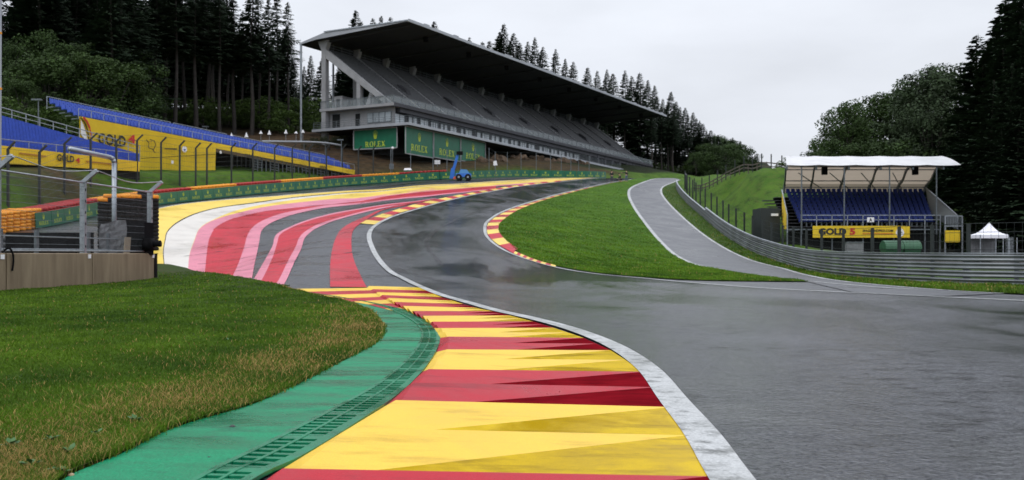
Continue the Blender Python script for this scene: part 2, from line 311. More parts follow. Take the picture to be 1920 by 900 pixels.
# ------------------------------------------------------------------ mesh helpers
def wloc(o):
    v = Vector((0, 0, 0))
    while o is not None: v = v + o.location; o = o.parent
    return v
class MB:
    def __init__(s): s.v = []; s.f = []; s.m = []; s.mats = []; s.c = None
    def mi(s, m):
        if m is None: return 0
        if m not in s.mats: s.mats.append(m)
        return s.mats.index(m)
    def add(s, vs, fs, m=None):
        b = len(s.v); s.v.extend([tuple(v) for v in vs]); k = s.mi(m)
        for f in fs: s.f.append(tuple(i + b for i in f)); s.m.append(k)
        return s
    def quad(s, a, b, c, d, m=None): return s.add((a, b, c, d), ((0, 1, 2, 3),), m)
    def hexa(s, bot, top, m=None):
        n = len(bot)
        fs = [tuple(range(n))[::-1], tuple(range(n, 2*n))] + [(i, (i+1) % n, n + (i+1) % n, n + i) for i in range(n)]
        return s.add(list(bot) + list(top), fs, m)
    def box(s, x0, x1, y0, y1, z0, z1, m=None):
        return s.hexa([(x0,y0,z0),(x1,y0,z0),(x1,y1,z0),(x0,y1,z0)], [(x0,y0,z1),(x1,y0,z1),(x1,y1,z1),(x0,y1,z1)], m)
    def obox(s, c, ux, uy, uz, m=None):
        """box at centre c with half-axis vectors"""
        c, ux, uy, uz = Vector(c), Vector(ux), Vector(uy), Vector(uz)
        q = [(-1,-1),(1,-1),(1,1),(-1,1)]
        return s.hexa([c + ux*a + uy*b - uz for a, b in q], [c + ux*a + uy*b + uz for a, b in q], m)
    def bar(s, a, b, w, h=None, m=None):
        a, b = Vector(a), Vector(b); d = b - a; L = d.length
        if L < 1e-6: return s
        d.normalize(); up = Vector((0, 0, 1)) if abs(d.z) < .95 else Vector((0, 1, 0))
        sx_ = d.cross(up).normalized(); uz = sx_.cross(d).normalized(); h = h or w
        return s.obox((a + b) / 2, sx_ * w / 2, d * L / 2, uz * h / 2, m)
    def tube(s, a, b, r, r2=None, n=8, m=None, cap=True):
        a, b = Vector(a), Vector(b); d = (b - a)
        if d.length < 1e-6: return s
        d.normalize(); up = Vector((0, 0, 1)) if abs(d.z) < .95 else Vector((0, 1, 0))
        x = d.cross(up).normalized(); y = x.cross(d); r2 = r if r2 is None else r2
        A = [a + (x * math.cos(t) + y * math.sin(t)) * r for t in [2*math.pi*i/n for i in range(n)]]
        B = [b + (x * math.cos(t) + y * math.sin(t)) * r2 for t in [2*math.pi*i/n for i in range(n)]]
        fs = [(i, (i+1) % n, n + (i+1) % n, n + i) for i in range(n)]
        if cap: fs += [tuple(range(n))[::-1], tuple(range(n, 2*n))]
        return s.add(A + B, fs, m)
    def path(s, pts, r, n=8, m=None):
        for a, b in zip(pts[:-1], pts[1:]): s.tube(a, b, r, n=n, m=m)
        return s
    def ball(s, c, r, n=8, m=None, sc=(1, 1, 1)):
        vs = []; fs = []; k = n // 2
        for i in range(k + 1):
            th = math.pi * i / k
            for j in range(n):
                ph = 2 * math.pi * j / n
                vs.append((c[0] + r*sc[0]*math.sin(th)*math.cos(ph), c[1] + r*sc[1]*math.sin(th)*math.sin(ph), c[2] + r*sc[2]*math.cos(th)))
        for i in range(k):
            for j in range(n): fs.append((i*n + j, (i+1)*n + j, (i+1)*n + (j+1) % n, i*n + (j+1) % n))
        return s.add(vs, fs, m)
    def grid(s, rows, m=None):
        nr_, nc = len(rows), len(rows[0])
        return s.add([p for r in rows for p in r], [(i*nc + j, i*nc + j+1, (i+1)*nc + j+1, (i+1)*nc + j) for i in range(nr_-1) for j in range(nc-1)], m)
    def prism(s, poly, d, m=None):
        d = Vector(d); return s.hexa([Vector(p) for p in poly], [Vector(p) + d for p in poly], m)
    def tyre(s, c, r=.31, w=.22, m=None, n=14):
        """a tyre lying flat: rounded outer wall and an open middle"""
        prof_ = [(.52*r, 0), (.55*r, w*.5-.0), (.8*r, w*.5), (r*.95, w*.38), (r, 0), (r*.95, -w*.38), (.8*r, -w*.5), (.55*r, -w*.5)]
        k = len(prof_); vs = []; fs = []
        for i in range(n):
            a = 2*math.pi*i/n
            for (q, z) in prof_: vs.append((c[0] + q*math.cos(a), c[1] + q*math.sin(a), c[2] + z))
        for i in range(n):
            for j in range(k): fs.append((i*k + j, ((i+1) % n)*k + j, ((i+1) % n)*k + (j+1) % k, i*k + (j+1) % k))
        return s.add(vs, fs, m)
    def build(s, name, m=None, parent=None, smooth=False):
        me = bpy.data.meshes.new(name); off = wloc(parent) if parent is not None else Vector((0, 0, 0))
        me.from_pydata([(v[0]-off.x, v[1]-off.y, v[2]-off.z) for v in s.v], [], s.f)
        for q in (s.mats or [m]): me.materials.append(q)
        if s.mats: me.polygons.foreach_set("material_index", s.m)
        if smooth: me.polygons.foreach_set("use_smooth", [True] * len(me.polygons))
        me.update(); bm = bmesh.new(); bm.from_mesh(me); bmesh.ops.recalc_face_normals(bm, faces=bm.faces); bm.to_mesh(me); bm.free()
        o = bpy.data.objects.new(name, me); COL.objects.link(o); o.parent = parent
        return o
def tag(o, label=None, cat=None, group=None, kind=None):
    if label: o["label"] = label
    if cat: o["category"] = cat
    if group: o["group"] = group
    if kind: o["kind"] = kind
    return o
def thing(name, loc, label, cat, group=None):
    o = bpy.data.objects.new(name, None); COL.objects.link(o); o.location = loc; o.empty_display_size = .3
    return tag(o, label, cat, group)
def structure(o): o["kind"] = "structure"; return o
KIDS = {}
def dup(root, loc, rz=0.0, sc=1.0, label=None, group=None, sz=None):
    def cp(o, par):
        c = o.copy(); COL.objects.link(c); c.parent = par
        for ch in o.children: cp(ch, c)
        return c
    r = cp(root, None); r.location = loc; r.rotation_euler = (0, 0, rz); r.scale = (sc, sc, sz or sc)
    if label: r["label"] = label
    if group: r["group"] = group
    return r

def inside(X, Y, poly):
    poly = np.asarray(poly); c = np.zeros(X.shape, bool)
    x0, y0 = poly[:, 0], poly[:, 1]; x1, y1 = np.roll(x0, -1), np.roll(y0, -1)
    for a, b, p, q in zip(x0, y0, x1, y1):
        k = ((b > Y) != (q > Y))
        if not k.any(): continue
        with np.errstate(divide='ignore', invalid='ignore'):
            xi = (p - a) * (Y - b) / (q - b) + a
        c ^= k & (X < xi)
    return c
def sheet(name, m, poly, off, grid, zf=prof, bstep=None, ext=None):
    """a flat-lying surface with the given outline, draped over the ground"""
    poly = np.array(by_step(np.vstack([poly, poly[:1]]), bstep or grid))[:-1]
    xs = np.arange(poly[:, 0].min(), poly[:, 0].max(), grid); ys = np.arange(poly[:, 1].min(), poly[:, 1].max(), grid)
    gx, gy = np.meshgrid(xs, ys); gx, gy = gx.ravel(), gy.ravel()
    k = inside(gx, gy, poly); gx, gy = gx[k], gy[k]
    pts = [Vector(p) for p in poly] + [Vector((a, b)) for a, b in zip(gx, gy)]
    n = len(poly)
    r = geometry.delaunay_2d_cdt(pts, [(i, (i+1) % n) for i in range(n)], [], 1, 1e-4)
    V = np.array([(v.x, v.y) for v in r[0]]); Z = zf(V[:, 0], V[:, 1]) + off
    me = bpy.data.meshes.new(name); me.from_pydata([(a, b, c) for (a, b), c in zip(V, Z)], [], [tuple(f) for f in r[2]])
    me.materials.append(m); me.update(); bm = bmesh.new(); bm.from_mesh(me)
    bm.normal_update()
    for f in bm.faces:
        if f.normal.z < 0: f.normal_flip()
    bm.to_mesh(me); bm.free()
    o = bpy.data.objects.new(name, me); COL.objects.link(o); return o
def ribbon(name, m, A, B, off, step=.6, cross=3, zf=prof):
    L = max(np.linalg.norm(np.diff(np.array(A), axis=0), axis=1).sum(), np.linalg.norm(np.diff(np.array(B), axis=0), axis=1).sum())
    n = max(2, int(L / step)); a, b = resample(A, n), resample(B, n)
    rows = []
    for i in range(n):
        r = []
        for k in range(cross + 1):
            p = a[i] * (1 - k / cross) + b[i] * (k / cross); r.append((p[0], p[1]))
        rows.append(r)
    fl = np.array(rows).reshape(-1, 2); Z = zf(fl[:, 0], fl[:, 1]).reshape(n, cross + 1) + off
    mb = MB(); mb.grid([[(rows[i][k][0], rows[i][k][1], Z[i, k]) for k in range(cross + 1)] for i in range(n)], m)
    return structure(mb.build(name))
def line_ribbon(name, m, C, w, off, step=.5):
    C = by_step(C, step); T = np.gradient(C, axis=0); T /= np.linalg.norm(T, axis=1)[:, None]; N = np.c_[-T[:, 1], T[:, 0]]
    return ribbon(name, m, C + N * w / 2, C - N * w / 2, off, step, 2)

def text_geo(body, size=1.0, bold=0.0):
    cu = bpy.data.curves.new("lettering", 'FONT'); cu.body = body; cu.size = size; cu.offset = bold; cu.align_x = 'CENTER'; cu.align_y = 'CENTER'; cu.resolution_u = 3
    ob = bpy.data.objects.new("lettering", cu); COL.objects.link(ob)
    me = ob.to_mesh(); vs = [tuple(v.co) for v in me.vertices]; fs = [tuple(p.vertices) for p in me.polygons]
    ob.to_mesh_clear(); bpy.data.objects.remove(ob); bpy.data.curves.remove(cu)
    return vs, fs
def put_flat(mb, vs, fs, o, ux, uy, m, sx_=1.0, sy_=1.0):
    o, ux, uy = Vector(o), Vector(ux), Vector(uy)
    return mb.add([o + ux * v[0] * sx_ + uy * v[1] * sy_ for v in vs], fs, m)
def serif_word():
    """the five capitals in a serif face, unit height, centred"""
    V, F = [], []
    def q(pts):
        b = len(V); V.extend([(p[0], p[1], 0) for p in pts]); F.append(tuple(range(b, b + len(pts))))
    def rect(x0, y0, x1, y1): q([(x0, y0), (x1, y0), (x1, y1), (x0, y1)])
    def arc(cx, cy, rx, ry, tx, ty, a0, a1, n=14):
        for i in range(n):
            s0, s1 = a0 + (a1-a0)*i/n, a0 + (a1-a0)*(i+1)/n
            q([(cx+rx*math.cos(s0), cy+ry*math.sin(s0)), (cx+rx*math.cos(s1), cy+ry*math.sin(s1)), (cx+(rx-tx)*math.cos(s1), cy+(ry-ty)*math.sin(s1)), (cx+(rx-tx)*math.cos(s0), cy+(ry-ty)*math.sin(s0))])
    def stem(x, w=.19): rect(x, .06, x + w, .94); rect(x - .09, 0, x + w + .09, .07); rect(x - .09, .93, x + w + .09, 1)
    x = .1; stem(x); rect(x+.19, .9, x+.36, 1); rect(x+.19, .46, x+.36, .55); arc(x+.36, .73, .27, .27, .17, .09, -math.pi/2, math.pi/2)
    q([(x+.27, .5), (x+.46, .5), (x+.80, 0), (x+.57, 0)]); rect(x+.55, 0, x+.87, .07)
    x = 1.08; arc(x+.46, .5, .46, .52, .19, .08, 0, 2*math.pi, 24)
    x = 2.22; stem(x); rect(x+.19, 0, x+.66, .09); q([(x+.58, .09), (x+.66, .09), (x+.68, .32), (x+.63, .32)])
    x = 3.1; stem(x); rect(x+.19, 0, x+.64, .09); rect(x+.19, .91, x+.6, 1); rect(x+.19, .47, x+.46, .54); rect(x+.44, .36, x+.50, .65)
    q([(x+.56, .09), (x+.64, .09), (x+.67, .30), (x+.62, .30)]); q([(x+.54, .91), (x+.60, .91), (x+.62, .72), (x+.57, .72)])
    x = 3.92; q([(x+.06, 1), (x+.30, 1), (x+.86, 0), (x+.62, 0)]); q([(x+.68, 1), (x+.80, 1), (x+.22, 0), (x+.08, 0)])
    rect(x-.03, .94, x+.38, 1); rect(x+.58, .94, x+.90, 1); rect(x-.02, 0, x+.32, .06); rect(x+.54, 0, x+.95, .06)
    return [(a - 2.45, b - .5, c) for a, b, c in V], F
def crown_geo():
    V, F = [], []
    def q(pts): b = len(V); V.extend([(p[0], p[1], 0) for p in pts]); F.append(tuple(range(b, b + len(pts))))
    def disc(cx, cy, r, ry=None, n=10): q([(cx + r*math.cos(2*math.pi*i/n), cy + (ry or r)*math.sin(2*math.pi*i/n)) for i in range(n)])
    tips = [(-.52, .66), (-.28, .88), (0, .98), (.28, .88), (.52, .66)]
    base = [(-.30, -.04), (-.17, -.06), (0, -.07), (.17, -.06), (.30, -.04)]
    for i, (t, b) in enumerate(zip(tips, base)):
        q([(b[0] - .10, b[1]), (b[0] + .10, b[1]), (t[0] + .018, t[1]), (t[0] - .018, t[1])]); disc(t[0], t[1] + .05, .065)
    q([(-.34, .0), (-.30, -.18), (.30, -.18), (.34, .0), (.2, .12), (-.2, .12)])
    disc(0, -.22, .33, .08, 14)
    return V, F
WORD = serif_word(); CROWN = crown_geo()
# ------------------------------------------------------------------ ground, road, paint, kerbs
def terrain_mat():
    m = bpy.data.materials.new("terrain_grass"); m.use_nodes = True; n, l = nodes_of(m); b = n["Principled BSDF"]; b.inputs["Roughness"].default_value = .9; b.inputs["Specular IOR Level"].default_value = .15
    t = n.new("ShaderNodeTexCoord")
    def noise(s, d=6, st=(1, 1, 1)):
        p = n.new("ShaderNodeMapping"); p.inputs["Scale"].default_value = st; l.new(t.outputs["Object"], p.inputs[0])
        z = n.new("ShaderNodeTexNoise"); z.inputs["Scale"].default_value = s; z.inputs["Detail"].default_value = d; z.inputs["Roughness"].default_value = .65; l.new(p.outputs[0], z.inputs["Vector"]); return z.outputs[0]
    def rng_(v, a, b_, c=0, d=1):
        r = n.new("ShaderNodeMapRange"); r.inputs[1].default_value = a; r.inputs[2].default_value = b_; r.inputs[3].default_value = c; r.inputs[4].default_value = d; l.new(v, r.inputs[0]); return r.outputs[0]
    def mixc(f, a, c):
        x = n.new("ShaderNodeMix"); x.data_type = 'RGBA'; l.new(f, x.inputs[0])
        for s, v in ((6, a), (7, c)):
            if isinstance(v, tuple): x.inputs[s].default_value = (*v, 1)
            else: l.new(v, x.inputs[s])
        return x.outputs[2]
    g = mixc(rng_(noise(.35), .35, .65), (.042, .108, .010), (.082, .160, .014))
    g = mixc(rng_(noise(2.5), .5, .75), g, (.095, .100, .028))
    e = mixc(rng_(noise(.8, 9), .3, .7), (.026, .019, .012), (.095, .058, .030))
    a = n.new("ShaderNodeAttribute"); a.attribute_name = "soil_and_tone"; sp = n.new("ShaderNodeSeparateColor"); l.new(a.outputs["Color"], sp.inputs[0])
    g = mixc(rng_(noise(.9, 7, (1, .4, 1)), .5, .7, 0, .8), g, (.016, .034, .007))
    c = mixc(sp.outputs[0], g, e)
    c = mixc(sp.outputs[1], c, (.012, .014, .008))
    c = mixc(sp.outputs[2], c, (.085, .080, .075))
    l.new(c, b.inputs["Base Color"])
    bp = n.new("ShaderNodeBump"); bp.inputs["Strength"].default_value = .9; bp.inputs["Distance"].default_value = .25; l.new(noise(5, 8), bp.inputs["Height"]); l.new(bp.outputs[0], b.inputs["Normal"])
    return m
def axis(lo, hi, fine0, fine1, step):
    a = list(np.arange(fine0, fine1 + .01, step)); s = step; v = fine0
    while v > lo: s *= 1.25; v -= s; a.insert(0, v)
    s = step; v = fine1
    while v < hi: s *= 1.25; v += s; a.append(v)
    return np.array(a)
ax, ay = axis(-1600, 1600, -62, 70, 1.1), axis(-400, 3000, -12, 215, 1.1)
gx, gy = np.meshgrid(ax, ay); gz = H(gx, gy)
nzv = np.sin(gx * .9 + gy * .37) * np.cos(gy * .71 - gx * .23) + .6 * np.sin(gx * 2.1 - gy * 1.7)
dl_ = sdist(gx, gy, bar_line).reshape(gx.shape); dr_ = (-sdist(gx, gy, arm_line)).reshape(gx.shape)
bank = np.maximum(dl_, dr_) > 4
gz = gz + np.where(bank, nzv * .12 * sstep((np.maximum(dl_, dr_) - 4) / 6), 0) - .03
tm = bpy.data.meshes.new("terrain"); nx_, ny_ = len(ax), len(ay)
tm.from_pydata(np.c_[gx.ravel(), gy.ravel(), gz.ravel()].tolist(), [], [(j*nx_ + i, j*nx_ + i+1, (j+1)*nx_ + i+1, (j+1)*nx_ + i) for j in range(ny_-1) for i in range(nx_-1)])
tm.polygons.foreach_set("use_smooth", [True] * len(tm.polygons))
soil_and_tone = np.zeros((ny_, nx_, 4), np.float32); soil_and_tone[..., 3] = 1
def spot(x, y, r, k=1.0): return k * np.exp(-(((gx - x)**2 + (gy - y)**2) / r**2))
q = D(880, 300, 158)
soil_and_tone[..., 0] = np.clip(sstep((gy - 128 - gx * .1) / 10) * sstep((dl_ - 2.0) / 2.0) * .95 * (1 - sstep((gy - 176) / 14)) + spot(*D(110, 318, 80).xy, 4.5, .95) + spot(*D(60, 340, 74).xy, 3, .5) + spot(*D(560, 252, 158).xy, 11, .9), 0, 1)
soil_and_tone[..., 1] = np.clip(sstep((gy - 172) / 14) * sstep((dl_ - 5) / 4) * .9 + sstep((dl_ - 30) / 14) * sstep((gy - 60) / 30) + sstep((dr_ - 34 + .22 * (gy - 60)) / 12) * sstep((gy - 40) / 20), 0, 1) * (1 - spot(*D(560, 252, 158).xy, 13, .9))  # second channel: near-black tone laid over the ground under the woods
fl_ = sstep((dr_ - 4) / 3) * sstep((96 - gy) / 8) * sstep((gx - .27 * gy - 1) / 3)
soil_and_tone[..., 2] = np.clip(fl_, 0, 1)
at = tm.color_attributes.new("soil_and_tone", 'FLOAT_COLOR', 'POINT'); at.data.foreach_set("color", soil_and_tone.ravel())
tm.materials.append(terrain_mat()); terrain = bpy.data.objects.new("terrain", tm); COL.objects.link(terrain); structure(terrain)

# asphalt between the tyre barrier and the guard rail
asp = [(-16, -14)] + [(-38, 30)] + [tuple(p) for p in bar_line] + [tuple(p) for p in arm_line[::-1]] + [(22, -14)]
bl = [tuple(p) for p in bar_line if p[1] < 300]; al = [tuple(p) for p in arm_line if p[1] < 190]
structure(sheet("runoff_asphalt", asphalt, bl + [(60, 300), (44, 215)] + al[::-1] + [(20, -14), (-30, -14)], .02, .95, bstep=1.5))

def offset_line(C, d):
    C = by_step(C, 1.0); T = np.gradient(C, axis=0); T /= np.linalg.norm(T, axis=1)[:, None]; return C + np.c_[-T[:, 1], T[:, 0]] * d
# left white line of the track (starts beside us, sweeps round the bend)
LL = [(1470, 1060), (1362, 900), (1318, 830), (1263, 761), (1213, 698), (1147, 653), (1071, 622), (1000, 602), (927, 585), (879, 571), (831, 557), (791, 541), (756, 524), (736, 514), (720, 500), (706, 482), (697, 464), (692, 448), (693, 438), (698, 429), (710, 420), (726, 411.5),
      (740, 405.8), (773, 395.5), (807, 385.8), (840, 377), (884, 367), (920, 360), (973, 350.3), (1027, 344), (1093, 337), (1140, 333)]
left_line = curve(LL, 6)
RLp = [(2300, 590), (2100, 577), (1920, 566.7), (1760, 559), (1600, 551), (1444, 543), (1333, 534.7), (1244, 527), (1194, 522), (1106, 513.5), (1042, 502.5), (990, 488), (955, 475), (929, 460), (912.6, 444), (909, 430), (911.5, 419), (920, 411.5), (933, 402.5), (953, 393.5), (980, 384), (1013, 374), (1053, 363), (1107, 350.5), (1143, 343), (1176, 338), (1214, 333)]
right_line = curve(RLp, 6)
crest_l, crest_r = [(22, 178), (40, 214)], [(36, 178), (54, 210)]
tl = np.array(left_line + [np.array(p) for p in crest_l]); tr_ = np.array(right_line + [np.array(p) for p in crest_r])
trk = [(.7, -12), (.7, 2)] + [tuple(p) for p in tl] + [tuple(p) for p in tr_[::-1]] + [(22, 5), (22, -12)]
structure(sheet("track", asphalt_track, trk, .032, .8, bstep=.8))
line_ribbon("white_line", P_LINE, left_line, .255, .056, .3)
line_ribbon("white_line", P_LINE, right_line, .20, .050, .4)

# painted run-off: every painted stripe follows two surveyed edges
E = {
'A': [(215, 505), (212, 460), (235, 420), (293, 393.5), (346, 383.5), (413, 376.5), (507, 369.5), (573, 364), (660, 358), (760, 351), (840, 346), (940, 340), (1040, 334.7), (1120, 331.5)],
'B': [(308, 504), (305.5, 473), (309, 451), (313, 435.5), (333, 416.7), (369, 400), (413, 389), (480, 380), (507, 376), (573, 368), (660, 361), (760, 353), (850, 347), (940, 341.5), (1040, 335.6), (1120, 331.8)],
'B2': [(309.5, 505), (307, 473), (310.5, 451), (315, 435.5), (335, 418), (370, 401.5), (413, 390.5), (480, 381.6), (507, 377.5), (573, 369.3), (660, 361.8), (760, 353.6), (850, 347.2), (940, 341.8), (1040, 335.9), (1120, 332)],
'C': [(352, 512), (355.5, 478), (364.5, 451), (373, 431), (384.5, 421), (402, 412), (424.5, 402), (446.7, 394.5), (480, 386.7), (507, 382), (573, 372.5), (660, 363.2), (760, 354.2), (850, 347.6), (940, 342.2), (1040, 336.2), (1120, 332.2)],
'Y': [(352, 513), (355.5, 479), (364.7, 452), (373.2, 431.4), (385, 421.5), (403, 412.8), (424.5, 405.7), (446.7, 400), (484, 391), (529, 384), (573, 379), (640, 373), (760, 363), (840, 355.5), (940, 348), (1000, 342.5), (1053, 339.3), (1120, 334)],
'P1': [(383, 516), (388, 473), (393, 446.7), (400, 431), (413, 421), (435.5, 411), (484, 396.7), (529, 387.8), (573, 382), (640, 375.5), (760, 364.3), (840, 356.5), (930, 349.3)],
'R1': [(434, 524), (451, 484.5), (458, 464.5), (464.5, 441), (475.5, 425.5), (495.5, 413), (529, 401), (573, 392.3), (640, 383.4), (760, 370.8), (840, 363), (930, 354)],
'P2': [(471, 531), (480, 484), (486.7, 451), (491, 433), (504.5, 421), (529, 410), (573, 397.5), (640, 387), (760, 373.2), (840, 364.8), (900, 358.8)],
'G': [(471, 533), (495.5, 491), (511, 462), (519, 440), (540, 427.8), (573, 414.5), (606.7, 404.8), (640, 397.4), (710, 386), (760, 379.8), (818, 372.6)],
'G2': [(485, 537), (511, 484.5), (520, 456), (525.5, 440.5), (541, 430.5), (573, 417), (606.7, 407), (640, 399.6), (710, 387.4), (760, 381), (818, 373.2)],
'R3': [(513, 541), (540, 491), (555.5, 462), (561, 447), (573, 434.5), (595.5, 422), (610, 416.7), (640, 408), (710, 390.6), (760, 384.2), (815, 374.4)],
'P4': [(527, 543), (551, 495.5), (564.5, 469), (572, 447), (584.5, 434.8), (606.7, 421.5), (640, 410.6), (660, 404.4), (699, 394), (715, 391)],
'R4': [(619, 540), (619, 500), (622, 473), (629, 449), (640, 431), (660, 417.8), (688, 405.5), (710, 395.5), (732, 389.5), (760, 385)],
'R5': [(688, 541), (676, 518), (666, 496), (660, 474), (660, 440), (666, 428), (676, 420), (690, 411), (704.5, 401.5), (727, 392), (745, 389), (775, 383)],
}
EC = {k: np.array(curve(v, 6)) for k, v in E.items()}
def stripe(a, b, m, off=.046): return ribbon("painted_stripe", m, EC[a], EC[b], off, .5, 5)
stripe('A', 'B', P_YEL); stripe('B2', 'C', P_WHITE); stripe('C', 'Y', P_YEL); stripe('Y', 'P1', P_PINK); stripe('P1', 'R1', P_RED); stripe('R1', 'P2', P_PINK)
stripe('G', 'G2', P_PINK); stripe('G2', 'R3', P_RED); stripe('R3', 'P4', P_PINK); stripe('R4', 'R5', P_RED)
line_ribbon("white_line", P_WHITE, offset_line(EC['A'][18:], .12), .22, .052, .6)
# pale tyre-marked strip beside the barrier
ribbon("service_strip", lane_asphalt, offset_line(bar_line[22:60], -3.2), offset_line(bar_line[22:60], -4.6), .040, .8, 2)

# flat red and yellow kerbs
def flat_kerb(name, A, B, nblk, first, off, rise=0.0, names=(None, None)):
    a, b = np.array(A), np.array(B); n = nblk * 3 + 1; a, b = resample(a, n), resample(b, n); mb = MB()
    za = prof(a[:, 0], a[:, 1]) + off + rise; zb = prof(b[:, 0], b[:, 1]) + off
    for i in range(n - 1):
        m = (P_RED, P_YEL)[(i // 3 + first) % 2]
        mb.quad((*a[i], za[i]), (*b[i], zb[i]), (*b[i+1], zb[i+1]), (*a[i+1], za[i+1]), m)
        if rise: mb.quad((*a[i], za[i] - rise - off), (*a[i], za[i]), (*a[i+1], za[i+1]), (*a[i+1], za[i+1] - rise - off), m)
    return structure(mb.build(name))
KO = [(675.5, 420.8), (691, 412.8), (709, 405.5), (730, 399), (751, 392.3), (773, 386), (795.5, 380.3), (822, 374.5), (849, 369), (873, 364.5), (898, 360), (923, 355.7), (947, 351.5), (973, 348), (1000, 344.2), (1050, 339.3)]
KI = [(702, 422.2), (714.5, 415.6), (725.5, 410), (737, 405), (751, 399.8), (768, 395), (790, 389), (812, 383), (834, 377.4), (857, 371.8), (884, 365.8), (910, 360.8), (940, 355.6), (973, 349.9), (1010, 345.2), (1053, 340.3)]
flat_kerb("kerb", curve(KO), curve(KI), 30, 1, .054, .03)
IO = [(972, 470), (949, 453), (938, 441), (934.5, 431), (937, 420.7), (949, 410), (964, 399.5), (984, 390), (1013, 379), (1053, 367), (1107, 353), (1150, 343.7), (1176, 339.3)]
II = [(958, 474), (932, 458.5), (916.5, 444), (913, 431), (915.5, 419.8), (925, 411), (938, 402.8), (957, 394), (984, 384.8), (1016, 375), (1056, 363.8), (1108, 351.6), (1174, 338.9)]
flat_kerb("kerb", curve(IO), curve(II), 36, 0, .054, .04)
IO2 = [(1042, 500), (1010, 491), (985, 481.5), (960, 471)]; II2 = [(1042, 502), (1005, 493), (978, 483), (958, 474.5)]
flat_kerb("kerb", curve(IO2), curve(II2), 12, 1, .056, .02)

# grass island between the track and the side road, and the verge under the guard rail
ISL = [(1515, 530), (1400, 529), (1300, 527), (1194, 520.5), (1106, 511.5), (1042, 500), (990, 484), (966, 469.5), (949, 453), (938, 441), (934.5, 431), (937, 420.7), (949, 410), (964, 399.5), (984, 390), (1013, 379), (1053, 367), (1107, 353), (1150, 343.7), (1176, 339), (1214, 333.8), (1250, 330.5)]
ISLr = [(1250, 331.8), (1210, 341.5), (1187, 352), (1182, 365), (1192, 389), (1213, 419), (1244, 455), (1280, 485), (1318, 500), (1357, 507), (1420, 519), (1515, 530)]
SRL = [(1262, 330), (1236, 335), (1210, 341), (1184, 352.5), (1179, 365), (1189, 389), (1210, 419), (1240, 455), (1276, 485), (1315, 500), (1354, 506.5)]
SRR = [(1275, 337.5), (1264, 342), (1243, 351), (1240, 362), (1252, 380), (1282, 410), (1318, 440), (1360, 467), (1414, 491), (1465, 504), (1511, 517), (1578, 529), (1689, 540), (1809, 549), (1920, 555), (2100, 563)]
side_l, side_r = curve(SRL, 6), curve(SRR, 6)
line_ribbon("white_line", P_LINE, side_l, .34, .054, .5); line_ribbon("white_line", P_LINE, side_r[:-8], .24, .054, .5)
line_ribbon("white_line", P_LINE, curve([(1520, 529.5), (1600, 537), (1675, 543), (1720, 545.5)], 5), .22, .055, .5)
lane = [tuple(p) for p in side_l] + [P(1420, 520), P(1515, 530), P(1600, 550), P(1760, 558)] + [tuple(p) for p in side_r[::-1]][8:]
structure(sheet("side_road", lane_asphalt, lane, .042, .8, bstep=.8))
def grass_mat(name, c0, c1, c2, c3):
    m = bpy.data.materials.new(name); m.use_nodes = True; n, l = nodes_of(m); b = n["Principled BSDF"]; b.inputs["Roughness"].default_value = .85; b.inputs["Specular IOR Level"].default_value = .15
    t = n.new("ShaderNodeTexCoord"); last = None
    for i, (sc, st, c) in enumerate(((.22, (1, 1, 1), c1), (1.1, (1, .35, 1), c2), (14, (1, 1, 1), c3))):
        p = n.new("ShaderNodeMapping"); p.inputs["Scale"].default_value = st; l.new(t.outputs["Object"], p.inputs[0])
        z = n.new("ShaderNodeTexNoise"); z.inputs["Scale"].default_value = sc; z.inputs["Detail"].default_value = 6; l.new(p.outputs[0], z.inputs["Vector"])
        r = n.new("ShaderNodeMapRange"); r.inputs[1].default_value = .42; r.inputs[2].default_value = .66; r.inputs[4].default_value = (.9, .55, .6)[i]; l.new(z.outputs[0], r.inputs[0])
        x = n.new("ShaderNodeMix"); x.data_type = 'RGBA'; l.new(r.outputs[0], x.inputs[0])
        if last is None: x.inputs[6].default_value = (*c0, 1)
        else: l.new(last, x.inputs[6])
        x.inputs[7].default_value = (*c, 1); last = x.outputs[2]
    l.new(last, b.inputs["Base Color"])
    z = n.new("ShaderNodeTexNoise"); z.inputs["Scale"].default_value = 18; z.inputs["Detail"].default_value = 5; l.new(t.outputs["Object"], z.inputs["Vector"])
    bp = n.new("ShaderNodeBump"); bp.inputs["Strength"].default_value = .8; bp.inputs["Distance"].default_value = .08; l.new(z.outputs[0], bp.inputs["Height"]); l.new(bp.outputs[0], b.inputs["Normal"])
    MATS[name] = m; return m
G_ISL = grass_mat("island_turf", (.045, .120, .006), (.080, .175, .009), (.030, .070, .006), (.06, .13, .010))
G_VER = grass_mat("verge_turf", (.035, .075, .010), (.060, .085, .018), (.030, .055, .010), (.05, .085, .015))
G_FG = grass_mat("foreground_soil", (.026, .052, .008), (.040, .070, .010), (.050, .045, .016), (.018, .030, .007))
isl_poly = [tuple(p) for p in curve(ISL, 5)] + [tuple(p) for p in offset_line(side_l, -.19)] + [P(1420, 519)]
island = structure(sheet("grass_island", G_ISL, isl_poly, .07, .8, bstep=.6))
ver = [tuple(p) for p in offset_line(side_r, .14)]
verge_poly = ver + [tuple(p) for p in offset_line(arm_line[arm_line[:, 1] < 150], 0)][::-1]
arm_near = arm_line[(arm_line[:, 1] > 24) & (arm_line[:, 1] < 140)]
sr = np.array(offset_line(side_r, .14)); sr = sr[sr[:, 1] < 152.5]
sr = sr[np.argsort(sr[:, 1])]
vb = np.array([(np.interp(y, sr[:, 1], sr[:, 0]), y) for y in np.linspace(sr[0, 1], 151, 110)])
va = np.array([(np.interp(y, arm_line[:, 1], arm_line[:, 0]) + .3, y) for y in np.linspace(sr[0, 1], 151, 110)])
kk = va[:, 0] > vb[:, 0] + .15
ribbon("grass_verge", G_VER, va[kk], vb[kk], .065, .8, 3)

